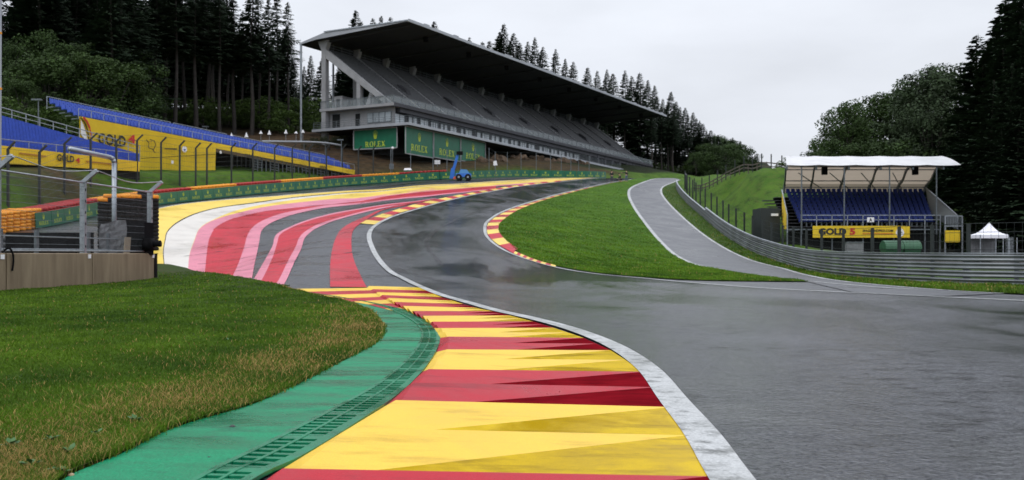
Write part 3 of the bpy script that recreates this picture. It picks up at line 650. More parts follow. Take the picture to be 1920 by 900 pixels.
# ------------------------------------------------------------------ sawtooth kerb, green strip and drain beside us
TL = [(250, 1090), (530, 878), (742, 750), (804, 692), (838, 655), (842, 631), (827, 615), (811, 603), (793, 592), (775, 583), (756, 573.5), (740, 566), (729, 558.5), (717, 553), (708, 547.5), (700, 542), (692, 536)]
TR = [(1360, 1010), (1306, 893), (1238, 763), (1186, 697), (1130, 656.5), (1083, 633.5), (1030, 614.5), (993, 602.5), (952, 591.5), (920, 583.5), (890, 577), (866, 570), (846, 563.5), (826, 557.5), (811, 551), (797, 545), (784, 539)]
BL = [(225, 1110), (512, 890), (724, 760), (792, 697), (818, 660), (821, 634), (810, 615), (803, 606), (788, 594.5), (769, 584.5), (751, 576.5), (736, 568.5), (723, 562.2), (712, 556.6), (704, 550.2), (695, 544.3), (688, 539.6)]
DE = [(225, 1110), (512, 890), (724, 760), (792, 697), (818, 660), (822, 634), (810, 615), (801, 607), (780, 596), (751, 586), (721, 578.7), (689, 570.7), (660, 565.3), (628, 559.8), (599, 553.3), (559, 547.3), (532, 541.8)]
def P3(p, z):
    x, y = P(p[0], p[1], z); return np.array((x, y, float(prof(x, y)) + z))
HL = [.13] * 11 + [.12, .11, .10, .09, .085, .08]
mb = MB()
for i in range(len(TL) - 1):
    ca, cb = ((K_RED, K_REDW), (K_YEL, K_YELW))[i % 2]
    def TRo(q): return (q[0] + 22 * min(1, max(.15, (q[1] - 560) / 140)), q[1])
    a0, a1, r0, r1 = P3(TL[i], HL[i]), P3(TL[i+1], HL[i+1]), P3(TRo(TR[i]), .050), P3(TRo(TR[i+1]), .050)
    s0, s1 = P3(BL[i], .035), P3(BL[i+1], .035)
    nt = 2
    for k in range(nt):
        t0, t1 = k / nt, (k + 1) / nt
        h = HL[i]
        LB, LT = a0*(1-t0) + a1*t0, a0*(1-t1) + a1*t1            # LT is the far end: the tooth rises towards it and drops behind it
        RB, RT = r0*(1-t0) + r1*t0, r0*(1-t1) + r1*t1
        SB, ST = s0*(1-t0) + s1*t0, s0*(1-t1) + s1*t1
        LB = LB.copy(); LB[2] -= h * .52
        # dry wedge face, split so that it rises out of the flat tray along a diagonal crease
        n = 10
        for j in range(n):
            u0, u1 = j / n, (j + 1) / n
            # crease runs from the near left corner to the far right corner
            c0, c1 = LB*(1-u0) + RT*u0, LB*(1-u1) + RT*u1
            f0, f1 = LT*(1-u0) + RT*u0, LT*(1-u1) + RT*u1
            e0, e1 = LB*(1-u0) + RB*u0, LB*(1-u1) + RB*u1
            mb.quad(c0, c1, f1, f0, ca)
            mb.quad(e0, e1, c1, c0, cb if True else ca)
            # the drop behind the tooth
            g0 = LT*(1-u0) + RT*u0; g1 = LT*(1-u1) + RT*u1
            d0, d1 = g0.copy(), g1.copy(); d0[2] -= h * .52 * (1 - u0); d1[2] -= h * .52 * (1 - u1)
            mb.quad(g0, g1, d1, d0, ca)
        mb.quad(SB, LB, LT, ST, ca)
        mb.quad(SB - np.array((0, 0, .1)), SB, ST, ST - np.array((0, 0, .1)), ca)
structure(mb.build("sawtooth_kerb"))
# striped flat apron at the far end of the kerb
mb = MB()
for i in range(6, len(DE) - 1):
    m = (K_RED, K_YEL)[i % 2]; d0, d1, s0, s1 = P3(DE[i], .046), P3(DE[i+1], .046), P3(BL[i], .05), P3(BL[i+1], .05)
    mid0, mid1 = s0, s1
    mb.quad(d0, mid0, mid1, d1, m)
structure(mb.build("kerb_apron"))
# white strip between kerb and track edge line
ge = [(60, 960), (142, 894), (217, 867), (333, 809), (467, 769), (537, 738), (621, 694), (704, 648), (718, 630), (719, 618), (708, 601), (687, 583), (649, 569), (607, 559), (560, 548), (529, 541)]
gr = [(250, 990), (387, 902), (500, 844), (625, 777), (700, 734), (750, 694), (778, 662), (789, 640), (789, 626), (780, 612), (761, 599), (740, 588), (716, 578), (690, 570.5), (640, 560.5), (560, 547.5), (529, 541)]
dr = [(330, 1010), (487, 903), (545, 876), (672, 797), (742, 748), (783, 709), (812, 668), (821, 644), (819, 628), (801, 607), (767, 588.5), (727, 578), (687, 569), (633, 560), (560, 547.2), (529, 541)]
GE, GR, DR = curve(ge, 8), curve(gr, 8), curve(dr, 8)
def strip2(A, B, n): return resample(A, n), resample(B, n)
# match by nearest position along the drain so that cross sections stay square
def nearest_pairs(A, B, step):
    A = by_step(A, step); B = np.array(by_step(B, step * .25)); out = []
    last = 0
    for p in A:
        d = np.linalg.norm(B - p, axis=1); out.append(B[int(np.argmin(d))])
    return A, np.array(out)
A_, B_ = nearest_pairs(GR, GE, .25)
ribbon("green_strip", GREEN_C, A_, B_, .040, .25, 6)
C_, D_ = nearest_pairs(GR, DR, .125)
mb = MB()
zc = prof(C_[:, 0], C_[:, 1])
for i in range(len(C_) - 1):
    a, b, a2, b2 = C_[i], D_[i], C_[i+1], D_[i+1]; z, z2 = zc[i], zc[i+1]
    P_ = lambda u, e, zz: ((a[0]*(1-e) + a2[0]*e)*(1-u) + (b[0]*(1-e) + b2[0]*e)*u, (a[1]*(1-e) + a2[1]*e)*(1-u) + (b[1]*(1-e) + b2[1]*e)*u, zz)
    mb.quad(P_(0, 0, z + .034), P_(1, 0, z + .034), P_(1, 1, z2 + .034), P_(0, 1, z2 + .034), DARK)
    t = .060
    for (u0, u1) in ((0, .13), (.47, .55), (.90, 1.12)):   # the long rails of the grate
        mb.hexa([P_(u0, 0, z + .035), P_(u1, 0, z + .035), P_(u1, 1, z2 + .035), P_(u0, 1, z2 + .035)], [P_(u0, 0, z + t), P_(u1, 0, z + t), P_(u1, 1, z2 + t), P_(u0, 1, z2 + t)], GREEN_G)
    w = .92 if i % 8 == 0 else .42
    for (u0, u1) in ((.13, .47), (.55, .90)):
        mb.hexa([P_(u0, 0, z + .035), P_(u1, 0, z + .035), P_(u1, w, z2 + .035), P_(u0, w, z2 + .035)], [P_(u0, 0, z + t - .004), P_(u1, 0, z + t - .004), P_(u1, w, z2 + t - .004), P_(u0, w, z2 + t - .004)], GREEN_G)
tag(mb.build("drain_grating"), "long green slotted drain grating curving between the green strip and the striped kerb", "drain grating")
# foreground turf
fg_edge = [(545, 539), (480, 527), (440, 520), (400, 513), (350, 504), (318, 497), (296, 496)]
fg_poly = [tuple(p) for p in np.array(GE)] + [P(*p) for p in fg_edge] + [(-17.6, 46.5), (-19, 30), (-30, 20), (-30, -8), (-1.5, -8)]
G_OFF = .055
foreground = structure(sheet("foreground_grass", G_FG, fg_poly, G_OFF, .5, bstep=.25))


# rubber left across the painted run-off
MARK = bpy.data.materials.new("tyre_rubber_mark"); MARK.use_nodes = True; n_, l_ = nodes_of(MARK); b_ = n_["Principled BSDF"]; b_.inputs["Base Color"].default_value = (.02, .018, .02, 1); b_.inputs["Roughness"].default_value = .5
t_ = n_.new("ShaderNodeTexCoord"); z_ = n_.new("ShaderNodeTexNoise"); z_.inputs["Scale"].default_value = 1.6; z_.inputs["Detail"].default_value = 7; l_.new(t_.outputs["Object"], z_.inputs["Vector"]); r_ = n_.new("ShaderNodeMapRange"); r_.inputs[1].default_value = .40; r_.inputs[2].default_value = .68; r_.inputs[4].default_value = .62; l_.new(z_.outputs[0], r_.inputs[0]); l_.new(r_.outputs[0], b_.inputs["Alpha"])
for pts_, w_ in (([(340, 483), (400, 475), (470, 465), (540, 453), (610, 440), (690, 424)], .32), ([(370, 497), (450, 487), (520, 472), (600, 455)], .22), ([(490, 441), (540, 434), (600, 428), (680, 414), (740, 400)], .22), ([(430, 512), (500, 503), (560, 490)], .18),
                 ([(690, 470), (640, 478), (600, 482)], .25), ([(790, 452), (840, 470), (930, 482), (980, 500)], .35), ([(740, 505), (800, 522), (860, 533)], .5), ([(900, 395), (830, 425), (800, 455), (830, 500)], .3)):
    line_ribbon("tyre_mark", MARK, curve(pts_, 5), w_, .062, .5)
# ------------------------------------------------------------------ tyre barrier, advertising boards, catch fence
bar_t = by_step(bar_line, .25); bar_t = bar_t[(bar_t[:, 1] < 168)]
bx = lambda p: (p[0] - CX) / FPX
def px_of(p): return CX + FPX * p[0] / p[1]
i0 = int(np.argmin(np.abs(np.array([px_of(p) for p in bar_t]) - 65) + np.where(bar_t[:, 1] < 60, 1e3, 0)))
def bar_at(s):
    """point and direction at s metres along the barrier, from where the boards begin"""
    i = min(len(bar_t) - 2, i0 + s / .25); k = int(i); f = i - k
    p = bar_t[k] * (1 - f) + bar_t[k + 1] * f; a, b = bar_t[max(0, k - 4)], bar_t[min(len(bar_t) - 1, k + 5)]
    d = (b - a) / np.linalg.norm(b - a); return p, d
def s_of_px(x):
    best = min(range(i0, len(bar_t)), key=lambda i: abs(px_of(bar_t[i]) - x)); return (best - i0) * .25
# one board, built once and copied along the whole barrier
BW, BH = 2.0, 1.08
board0 = thing("advertising_board", (0, 0, 0), "green board with yellow crown and word, in the row along the tyre barrier", "advertising board", "green crown boards along the tyre barrier")
mb = MB(); mb.box(-BW/2 + .005, BW/2 - .005, -.03, .03, .04, BH, BGREEN); mb.build("panel", None, board0)
mb = MB(); put_flat(mb, *WORD, (0, -.034, .34), (1, 0, 0), (0, 0, 1), GOLD, .25, .26); mb.build("lettering", None, board0)
mb = MB(); put_flat(mb, *CROWN, (0, -.034, .66), (1, 0, 0), (0, 0, 1), GOLD, .26, .30); mb.build("crown_emblem", None, board0)
s_end = s_of_px(1136); s = 1.0; k = 0
while s < s_end:
    p, d = bar_at(s); p2, _ = bar_at(s + 1); rz = math.atan2(d[1], d[0]); z = float(prof(p[0], p[1]))
    o = board0 if k == 0 else dup(board0, (0, 0, 0))
    n_ = (d[1], -d[0]); o.location = (p[0] + n_[0] * .12, p[1] + n_[1] * .12, z + .02)
    zz = float(prof(p2[0], p2[1])) - z; o.rotation_euler = (0, -math.atan2(zz, 1.0), rz); k += 1; s += BW
# tyres behind and above the boards, in red and orange lengths
segs = [(-9, -4.3, 'o'), (-4.3, 1.2, 'o'), (75, 190, 'r'), (190, 292, 'o'), (292, 365, 'r'), (365, 447, 'o'), (447, 531, 'r'), (531, 609, 'o'), (609, 684, 'r'), (684, 750, 'o'), (750, 838, 'r')]
words = ['orange tyre stack at the far left end of the barrier', 'broad block of orange tyres left of the first green board', 'red tyre row above the green boards behind the black tyre stack', 'short orange tyre row beside the black tyre stack',
         'red tyre row right of the wall fence, nearest the yellow paint', 'orange tyre row below the wide yellow banner', 'second red tyre row above the boards, right of the banner', 'orange tyre row below the long blue stand', 'red tyre row below the low end of the blue stand', 'short orange tyre row left of the green cabin', 'thin red tyre row ending at the blue lift machine']
for (a, b, c), lab in zip(segs, words):
    sa, sb = (a, b) if a < 0 else (s_of_px(a), s_of_px(b))
    p0, _ = bar_at(sa); p1, _ = bar_at(sb); pm = (p0 + p1) / 2; th = thing("tyre_row", (pm[0], pm[1], float(prof(*pm))), lab, "tyre barrier", "painted tyre rows of the barrier")
    colr = REDTY if c == 'r' else ORTY; mt, ml = MB(), MB(); rows = 5 if sb <= 1.5 else (3 if sb < s_of_px(190) + .1 else 2); s = sa + .31
    while s < sb - .1:
        p, d = bar_at(s); nn = np.array((-d[1], d[0])); z = float(prof(*p))
        for r in range(rows):
            q = p + nn * (.28 + .6 * r)
            for lv in range(6 if r in (0, rows - 1) or sb <= 1.5 else 6):
                if sb > 1.5 and lv < 4 and r > 0: continue
                (mt if lv >= 4 or sb <= 1.5 else ml).tyre((q[0] + rng.uniform(-.02, .02), q[1], z + .12 + .225 * lv), .30, .225, n=10, m=colr if lv >= 4 or sb <= 1.5 else BLACKTY)
        s += .61
    mt.build("painted_tyres", None, th, True)
    if ml.v: ml.build("bare_tyres", None, th, True)

def fence_run(th, pts, zf, height, post_w, mesh_m, post_m, lean=.5, wires=0.30, wire_w=.010, rows=6, wire_r=.012, top=True, leanv=None):
    """posts, line wires and woven mesh of a fence following ground points"""
    heads = []
    for i, (x, y) in enumerate(pts):
        z = zf(x, y); mb = MB(); mb.bar((x, y, z - .4), (x, y, z + height), post_w, post_w, post_m)
        lv = leanv[i] if leanv is not None else (0, 0)
        hd = (x + lv[0] * lean, y + lv[1] * lean, z + height + lean * .9)
        if lean: mb.bar((x, y, z + height - .02), hd, post_w * .8, post_w * .8, post_m)
        mb.build("post", None, th); heads.append((Vector((x, y, z)), Vector((x, y, z + height)), Vector(hd)))
    mb = MB()
    for (a, at_, ah), (b, bt, bh) in zip(heads[:-1], heads[1:]):
        L = (b - a).length
        for r in range(rows + 1):
            t = r / rows; mb.tube(a.lerp(at_, t), b.lerp(bt, t), wire_r, n=3, cap=False, m=mesh_m)
        if lean: mb.tube(ah, bh, wire_r, n=3, cap=False, m=mesh_m)
        n = max(1, int(L / wires)); dn = (b - a).normalized() * wire_w / 2
        for k in range(1, n):
            t = k / n; p, q = a.lerp(b, t), at_.lerp(bt, t); mb.quad(p - dn, p + dn, q + dn, q - dn, mesh_m)
    mb.build("wire_mesh", None, th)
catch = thing("catch_fence", (*bar[4], hz(*bar[4])), "dark catch fence with bent posts in front of the blue seat stands", "fence")
cf, lean_v = [], []
for x in (-40, 15, 74, 121, 170, 218, 257, 302, 337, 367, 388, 434, 474, 515, 548, 580, 612, 642, 672, 700, 733, 770, 812, 838, 864, 891, 917):
    s = (s_of_px(x) if x > 65 else (x - 65) * .045); p, d = bar_at(s); nn = np.array((-d[1], d[0])); q = p + nn * 2.6
    # slide along the fence so that it stands on the surveyed bearing
    t = ((x - CX) / FPX * q[1] - q[0]) / (d[0] - (x - CX) / FPX * d[1] + 1e-9)
    if abs(t) < 9: q = q + d * t
    cf.append((q[0], q[1])); lean_v.append((-nn[0], -nn[1]))
cf2 = cf[19:]; cf, lean_v = cf[:20], lean_v[:20]
fence_run(catch, cf, hz, 3.9, .15, DGREEN, DGREEN, .55, .35, .012, 8, .012, leanv=lean_v)
for x in range(945, 1130, 22):
    s = s_of_px(x); p, d = bar_at(s); nn = np.array((-d[1], d[0])); q = p + nn * 1.6; cf2.append((q[0], q[1]))
catch2 = thing("catch_fence", (*cf2[8], hz(*cf2[8])), "thin grey catch fence in front of the big green billboards and the rocky bank", "fence")
fence_run(catch2, cf2, hz, 3.7, .09, DGREEN, STEELP, 0, .40, .012, 6, .012)

# ------------------------------------------------------------------ big roofed grandstand
SO = np.array((-14.75, 142.0)); SU = np.array((.490, .872)); SN = np.array((-.872, .490)); SLOPE = -.0112
def S(s, t, z): p = SO + SU * s + SN * t; return Vector((p[0], p[1], z + SLOPE * s))
SL = 103.5
stand = thing("grandstand", S(0, 0, hz(*(SO))), "long grey grandstand with dark cantilever roof above the green billboards", "grandstand")
def sbox(mb, s0, s1, t0, t1, z0, z1, m=None):
    return mb.hexa([S(s0,t0,z0), S(s1,t0,z0), S(s1,t1,z0), S(s0,t1,z0)], [S(s0,t0,z1), S(s1,t0,z1), S(s1,t1,z1), S(s0,t1,z1)], m)
# roof: a thick folded slab, thin at the front lip
mb = MB(); top = [(0, 34.75), (15.5, 34.55), (20.3, 33.45)]; und = [(20.3, 33.2), (17.1, 33.65), (0, 34.5)]
sec = top + und; A = [S(0, t, z) for t, z in sec]; B = [S(SL, t, z) for t, z in sec]; n = len(sec)
fa = [tuple(range(n))[::-1], tuple(range(n, 2*n))]; mb.add(A + B, fa, ROOFMET)
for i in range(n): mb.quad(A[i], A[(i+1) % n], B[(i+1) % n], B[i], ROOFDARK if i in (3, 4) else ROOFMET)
roof = mb.build("roof", None, stand)
mb = MB(); sbox(mb, -.1, SL, -.12, 0, 34.42, 34.82, ROOFMET)
for k in range(13): sbox(mb, 4 + k * 8, 5.2 + k * 8, -.1, .35, 34.82, 35.0, ROOFMET)
mb.build("front_fascia", None, roof)
mb = MB()
for k in range(14):
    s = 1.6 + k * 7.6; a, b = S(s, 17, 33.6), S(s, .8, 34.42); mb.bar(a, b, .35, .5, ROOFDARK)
mb.build("roof_rib", None, roof)
mb = MB()
for k in range(8): mb.obox(S(9 + k * 12.4, 3.2, 34.0), (.35, 0, 0), (0, .35, 0), (0, 0, .35), BLACK)
mb.build("loudspeaker", None, roof)
mb = MB(); sbox(mb, -.16, -.02, .2, 15.4, 34.56, 34.72, STEEL); mb.build("end_trim", None, roof)
for k in range(14):       # slim steel posts at the back edge
    s = .15 + k * 7.6; a = S(s, 20.1, 33.3); g = hz(a.x, a.y); mb = MB(); mb.tube((a.x, a.y, g - .5), a, .17, n=8, m=STEEL); mb.build("rear_post", None, stand)
for k in range(14):       # concrete frames carrying the seating
    s = 1.5 + k * 7.6
    mb = MB(); sbox(mb, s - .4, s + .4, 16.1, 16.9, 16.0, 32.2, CONC_L); mb.hexa([S(s-.4,16.1,32.2), S(s+.4,16.1,32.2), S(s+.4,16.9,32.2), S(s-.4,16.9,32.2)], [S(s-.4,15.6,33.72), S(s+.4,15.6,33.72), S(s+.4,17.6,33.6), S(s-.4,17.6,33.6)], CONC_L); mb.build("column", None, stand)
    if k < 5: mb = MB(); sbox(mb, s - .3, s + .3, 9.6, 10.3, 23.0, 27.6, CONC_L); mb.build("column", None, stand)
    mb = MB(); pr = [(3.9, 23.3), (5.1, 23.3), (16.6, 31.3), (16.6, 32.7)]; mb.hexa([S(s-.35, t, z) for t, z in pr], [S(s+.35, t, z) for t, z in pr], CONC_L); mb.build("raker_beam", None, stand)
# stepped seating
NR = 24; t0, z0, t1, z1 = 4.2, 23.55, 16.6, 32.55; mb, ms = MB(), MB()
for r in range(NR):
    a, b = t0 + (t1 - t0) * r / NR, t0 + (t1 - t0) * (r + 1) / NR; z, zt = z0 + (z1 - z0) * r / NR, z0 + (z1 - z0) * (r + 1) / NR
    mb.quad(S(1.2, a, z), S(SL - 2, a, z), S(SL - 2, b, z), S(1.2, b, z), SEATGREY); mb.quad(S(1.2, b, z), S(SL - 2, b, z), S(SL - 2, b, zt), S(1.2, b, zt), CONC_D)
mb.quad(S(1.2, t0, z0 - .5), S(SL - 2, t0, z0 - .5), S(SL - 2, t1, z1 - .9), S(1.2, t1, z1 - .9), CONC_D)
mb.build("seating_deck", None, stand)
for r in range(NR):       # one seat row per step, broken at the stairs
    a = t0 + (t1 - t0) * (r + .62) / NR; z = z0 + (z1 - z0) * r / NR; mb = MB(); s = 2.4; k = 0
    while s < SL - 4:
        e = min(s + 6.2, SL - 3); sbox(mb, s, e, a, a + .12, z + .08, z + .42, SEATGREY); s = e + 1.25 + (r * .0)
    mb.build("seat_row", None, stand)
for k in range(7):        # stair openings cut into the seating, with low dark walls
    s = 11.5 + k * 13.2; mb = MB()
    for (ta, za, tb, zb, w) in ((8.0, 26.3, 9.9, 27.8, .55),):
        pr = [(ta, za + .1), (tb, za + .1), (tb, zb + .3), (ta + .3, za + .8)]
        mb.hexa([S(s - w, t, z) for t, z in pr], [S(s + w, t, z) for t, z in pr], CONC_D)
    mb.build("stair_opening", None, stand)
# back railing lattice under the roof
mb = MB()
for k in range(52):
    s = 1.6 + k * 1.95; mb.bar(S(s, 16.55, 32.5), S(s, 16.55, 33.6), .06, m=STEELP)
for z in (32.9, 33.3): mb.bar(S(1.6, 16.55, z), S(SL - 2, 16.55, z), .07, m=STEELP)
mb.build("rear_railing", None, stand)
for k in range(13):
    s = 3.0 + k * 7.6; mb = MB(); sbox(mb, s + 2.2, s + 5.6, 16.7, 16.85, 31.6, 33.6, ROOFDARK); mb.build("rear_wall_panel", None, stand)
# upper slab, lower balcony slab, walls
mb = MB(); sbox(mb, 1.0, SL, 3.3, 17.2, 22.9, 23.3, CONC_L)
mb.build("upper_slab", None, stand)
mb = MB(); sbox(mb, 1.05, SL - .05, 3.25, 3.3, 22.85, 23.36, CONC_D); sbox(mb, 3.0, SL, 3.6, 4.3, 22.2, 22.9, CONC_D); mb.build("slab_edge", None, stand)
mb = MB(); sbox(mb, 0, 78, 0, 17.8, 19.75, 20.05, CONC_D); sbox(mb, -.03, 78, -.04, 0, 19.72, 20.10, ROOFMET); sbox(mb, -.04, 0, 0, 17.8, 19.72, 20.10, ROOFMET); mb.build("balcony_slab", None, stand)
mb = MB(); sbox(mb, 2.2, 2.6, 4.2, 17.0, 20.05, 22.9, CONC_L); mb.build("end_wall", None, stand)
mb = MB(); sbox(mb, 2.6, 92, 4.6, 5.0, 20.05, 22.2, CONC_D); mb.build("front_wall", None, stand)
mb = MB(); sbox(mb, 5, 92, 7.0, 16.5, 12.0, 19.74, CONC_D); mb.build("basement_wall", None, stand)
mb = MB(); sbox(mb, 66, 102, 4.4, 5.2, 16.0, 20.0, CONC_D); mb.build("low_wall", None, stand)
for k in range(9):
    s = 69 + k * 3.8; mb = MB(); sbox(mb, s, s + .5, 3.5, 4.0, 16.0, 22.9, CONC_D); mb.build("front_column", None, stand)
# windows of the hospitality floor: one frame each with its panes
wspec = [(2.75, 2.5, 2), (6.3, .95, 1), (7.5, 1.0, 1), (9.4, 2.1, 2), (12.3, 1.9, 3), (15.0, .8, 1), (16.1, .9, 1), (17.8, 1.9, 2), (21.0, .75, 1), (22.4, 2.0, 2)]
s = 26.0
pat = [(1.2, 1, .55), (2.3, 3, .8), (1.1, 1, .3), (1.2, 1, .8), (2.4, 2, .9), (1.1, 1, .3), (1.2, 1, .9), (2.3, 3, .8), (2.4, 2, 1.9)]; i = 0
while s < 64: w, c, g = pat[i % len(pat)]; wspec.append((s, w, c)); s += w + g; i += 1
for (s, w, c) in wspec:
    mb = MB(); sbox(mb, s - .06, s + w + .06, 4.50, 4.597, 20.45, 22.12, CONC_D)
    for q in range(c + 1): sbox(mb, s - .04 + w * q / c, s + .04 + w * q / c, 4.40, 4.5, 20.45, 22.12, STEELP)
    fr = mb.build("window", None, stand); mb = MB(); sbox(mb, s + .05, s + w - .05, 4.455, 4.497, 20.52, 22.06, GLASSW); mb.build("pane", None, fr)
for (ta, tb, c) in ((4.6, 9.0, 4),):
    mb = MB(); sbox(mb, 2.12, 2.197, ta, tb, 20.75, 22.3, STEELP); fr = mb.build("window", None, stand)
    mb = MB()
    for q in range(c): sbox(mb, 2.08, 2.118, ta + .08 + (tb - ta) * q / c, ta - .08 + (tb - ta) * (q + 1) / c, 20.82, 22.22, GLASSW)
    mb.build("pane", None, fr)
mb = MB(); sbox(mb, 2.1, 2.197, 14.2, 15.6, 20.1, 22.5, DARK); mb.build("door", None, stand)
mb = MB(); sbox(mb, 2.1, 2.197, 10.4, 11.2, 20.1, 22.3, DARK); mb.build("door", None, stand)
def rail(mb, a, b, h, n, m, r=.03, bars=3):
    a, b = Vector(a), Vector(b)
    for i in range(n + 1):
        p = a.lerp(b, i / n); mb.bar(p, p + Vector((0, 0, h)), r * 2, m=m)
    for k in range(bars): z = Vector((0, 0, h * (k + 1) / bars)); mb.bar(a + z, b + z, r * 2, m=m)
mb = MB(); rail(mb, S(.15, .15, 20.05), S(77, .15, 20.05), 1.05, 50, STEELP, .025, 4); rail(mb, S(.15, .15, 20.05), S(.15, 17.6, 20.05), 1.05, 12, STEELP, .025, 4); mb.build("balcony_railing", None, stand)
mb = MB(); sbox(mb, 1.1, SL - .2, 3.42, 3.46, 23.3, 24.35, BALU); sbox(mb, 1.1, 1.14, 3.5, 17.0, 23.3, 24.35, BALU); mb.build("glass_balustrade", None, stand)
mb = MB(); rail(mb, S(1.1, 3.4, 23.3), S(SL - .2, 3.4, 23.3), 1.1, 50, STEELP, .03, 1); rail(mb, S(1.05, 3.4, 23.3), S(1.05, 17, 23.3), 1.1, 10, STEELP, .03, 1); mb.build("upper_railing", None, stand)
# big billboards hung under the balcony
def billboard(name, corners, lab, ww, wh, wz, cz):
    a, b, c, d = corners         # bottom-left, bottom-right, top-right, top-left
    th = thing(name, a, lab, "billboard", "large green crown billboards under the stand")
    ux = (b - a).normalized(); up = (d - a).normalized(); nn = ux.cross(up).normalized(); L, h = (b - a).length, (d - a).length
    if nn.dot(a - Vector((0, 0, CH))) > 0: nn = -nn
    mb = MB(); mb.hexa([a, b, b - nn * .12, a - nn * .12], [d, c, c - nn * .12, d - nn * .12], BGREEN); mb.build("panel", None, th)
    mb = MB()
    for p, q in ((a, b), (b, c), (c, d), (d, a)): mb.bar(p + nn * .06, q + nn * .06, .16, .16, CONC_L)
    mb.build("frame", None, th)
    o = a + ux * L / 2
    mb = MB(); put_flat(mb, *WORD, o + up * (h * wz) + nn * .02, ux, (0, 0, 1), GOLD, ww, wh); mb.build("lettering", None, th)
    mb = MB(); put_flat(mb, *CROWN, o + up * (h * cz) + nn * .02, ux, (0, 0, 1), GOLD, .68, .92); mb.build("crown_emblem", None, th)
def bb(s0, s1, t, z0, z1): return [S(s0, t, z0), S(s1, t, z0), S(s1, t, z1), S(s0, t, z1)]
billboard("billboard", [S(1.0, 10.6, 16.8), S(1.0, 2.7, 16.7), S(1.0, 2.7, 19.65), S(1.0, 10.6, 19.65)], "green crown billboard on the end of the grandstand, facing left of the corner", .75, .78, .24, .60)
billboard("billboard", bb(.6, 7.7, 1.0, 15.75, 19.66), "first green crown billboard right of the grandstand corner", .86, .95, .27, .60)
billboard("billboard", bb(7.85, 15.3, 1.0, 15.9, 19.66), "middle green crown billboard of the three under the long balcony", .88, .95, .27, .60)
billboard("billboard", bb(15.45, 22.9, 1.0, 16.1, 19.66), "green crown billboard farthest up the track, behind the raised lift arm", .88, .95, .27, .60)
# small things on the upper slab
def boxthing(name, c, sx_, sy_, sz_, m, lab, cat, roofm=None):
    th = thing(name, c, lab, cat); mb = MB(); x, y, z = c
    u = Vector((*SU, 0)); nn = Vector((*SN, 0)); c = Vector(c)
    mb.obox(c + Vector((0, 0, sz_/2)), u * sx_/2, nn * sy_/2, (0, 0, sz_/2), m); mb.build("body", None, th)
    mb = MB(); mb.obox(c + Vector((0, 0, sz_ + .06)), u * (sx_/2 + .08), nn * (sy_/2 + .08), (0, 0, .06), roofm or m); mb.build("roof", None, th)
    mb = MB(); mb.obox(c + Vector((0, 0, sz_ * .48)) - u * (sx_/2 + .015), u * .012, nn * sy_ * .22, (0, 0, sz_ * .36), DARK); mb.build("door", None, th)
boxthing("cabin", S(3.2, 14.4, 23.3), 2.4, 1.6, 1.75, CONC_L, "pale cabin standing on the upper deck beside the tall concrete column", "cabin")
boxthing("kiosk", S(4.2, 7.6, 23.3), 1.6, 1.3, 1.45, CONC_L, "small pale kiosk on the upper deck under the sloping concrete beam", "kiosk")
th = thing("folded_sunshade", S(6.0, 11.0, 23.3), "pale folded sunshade standing on the upper deck between cabin and kiosk", "sunshade")
c = S(6.0, 11.0, 23.3); mb = MB(); mb.tube(c, c + Vector((0, 0, 4.2)), .06, n=6, m=STEEL); mb.build("pole", None, th)
mb = MB(); mb.tube(c + Vector((0, 0, .9)), c + Vector((0, 0, 4.0)), 1.0, .06, 10, WHITE); mb.build("canopy", None, th)

# ------------------------------------------------------------------ blue stands on the left with their yellow banners
UL0, UL1 = D(148, 218, 96), D(665, 319, 135)          # top edge of the banners
def U(f, back=0.0, dz=0.0):
    d = (UL1 - UL0); d2 = Vector((d.x, d.y, 0)).normalized(); nn = Vector((-d2.y, d2.x, 0)); p = UL0.lerp(UL1, f) + nn * back
    return Vector((p.x, p.y, p.z + dz))
def f_of(px):
    lo, hi = -0.2, 1.2
    for _ in range(40):
        m = (lo + hi) / 2; p = U(m)
        if px_of(p) < px: lo = m
        else: hi = m
    return lo
ust = thing("blue_seat_stand", U(.4, 2, -4), "long open stand of blue seats stepping along the bank above the tyre barrier", "spectator stand")
mb = MB()
for r in range(5):
    b0 = .3 + r * .85; dz = -.25 + r * .34
    for i in range(48):
        f0, f1 = i / 48, (i + 1) / 48
        mb.hexa([U(f0, b0, dz), U(f1, b0, dz), U(f1, b0 + .8, dz), U(f0, b0 + .8, dz)], [U(f0, b0, dz + .1), U(f1, b0, dz + .1), U(f1, b0 + .8, dz + .1), U(f0, b0 + .8, dz + .1)], STEELP)
mb.build("deck", None, ust)
for r in range(5):
    mb = MB(); b0 = .75 + r * .85; dz = -.15 + r * .34; n = 96
    for i in range(n):
        f0, f1 = (i + .08) / n, (i + .92) / n
        mb.hexa([U(f0, b0 - .3, dz + .30), U(f1, b0 - .3, dz + .30), U(f1, b0 + .08, dz + .30), U(f0, b0 + .08, dz + .30)], [U(f0, b0 - .3, dz + .38), U(f1, b0 - .3, dz + .38), U(f1, b0 + .12, dz + .38), U(f0, b0 + .12, dz + .38)], BLUE)
        mb.hexa([U(f0, b0, dz + .38), U(f1, b0, dz + .38), U(f1, b0 + .1, dz + .38), U(f0, b0 + .1, dz + .38)], [U(f0, b0 + .1, dz + .86), U(f1, b0 + .1, dz + .86), U(f1, b0 + .18, dz + .86), U(f0, b0 + .18, dz + .86)], BLUE)
    mb.build("seat_row", None, ust)
mb = MB()
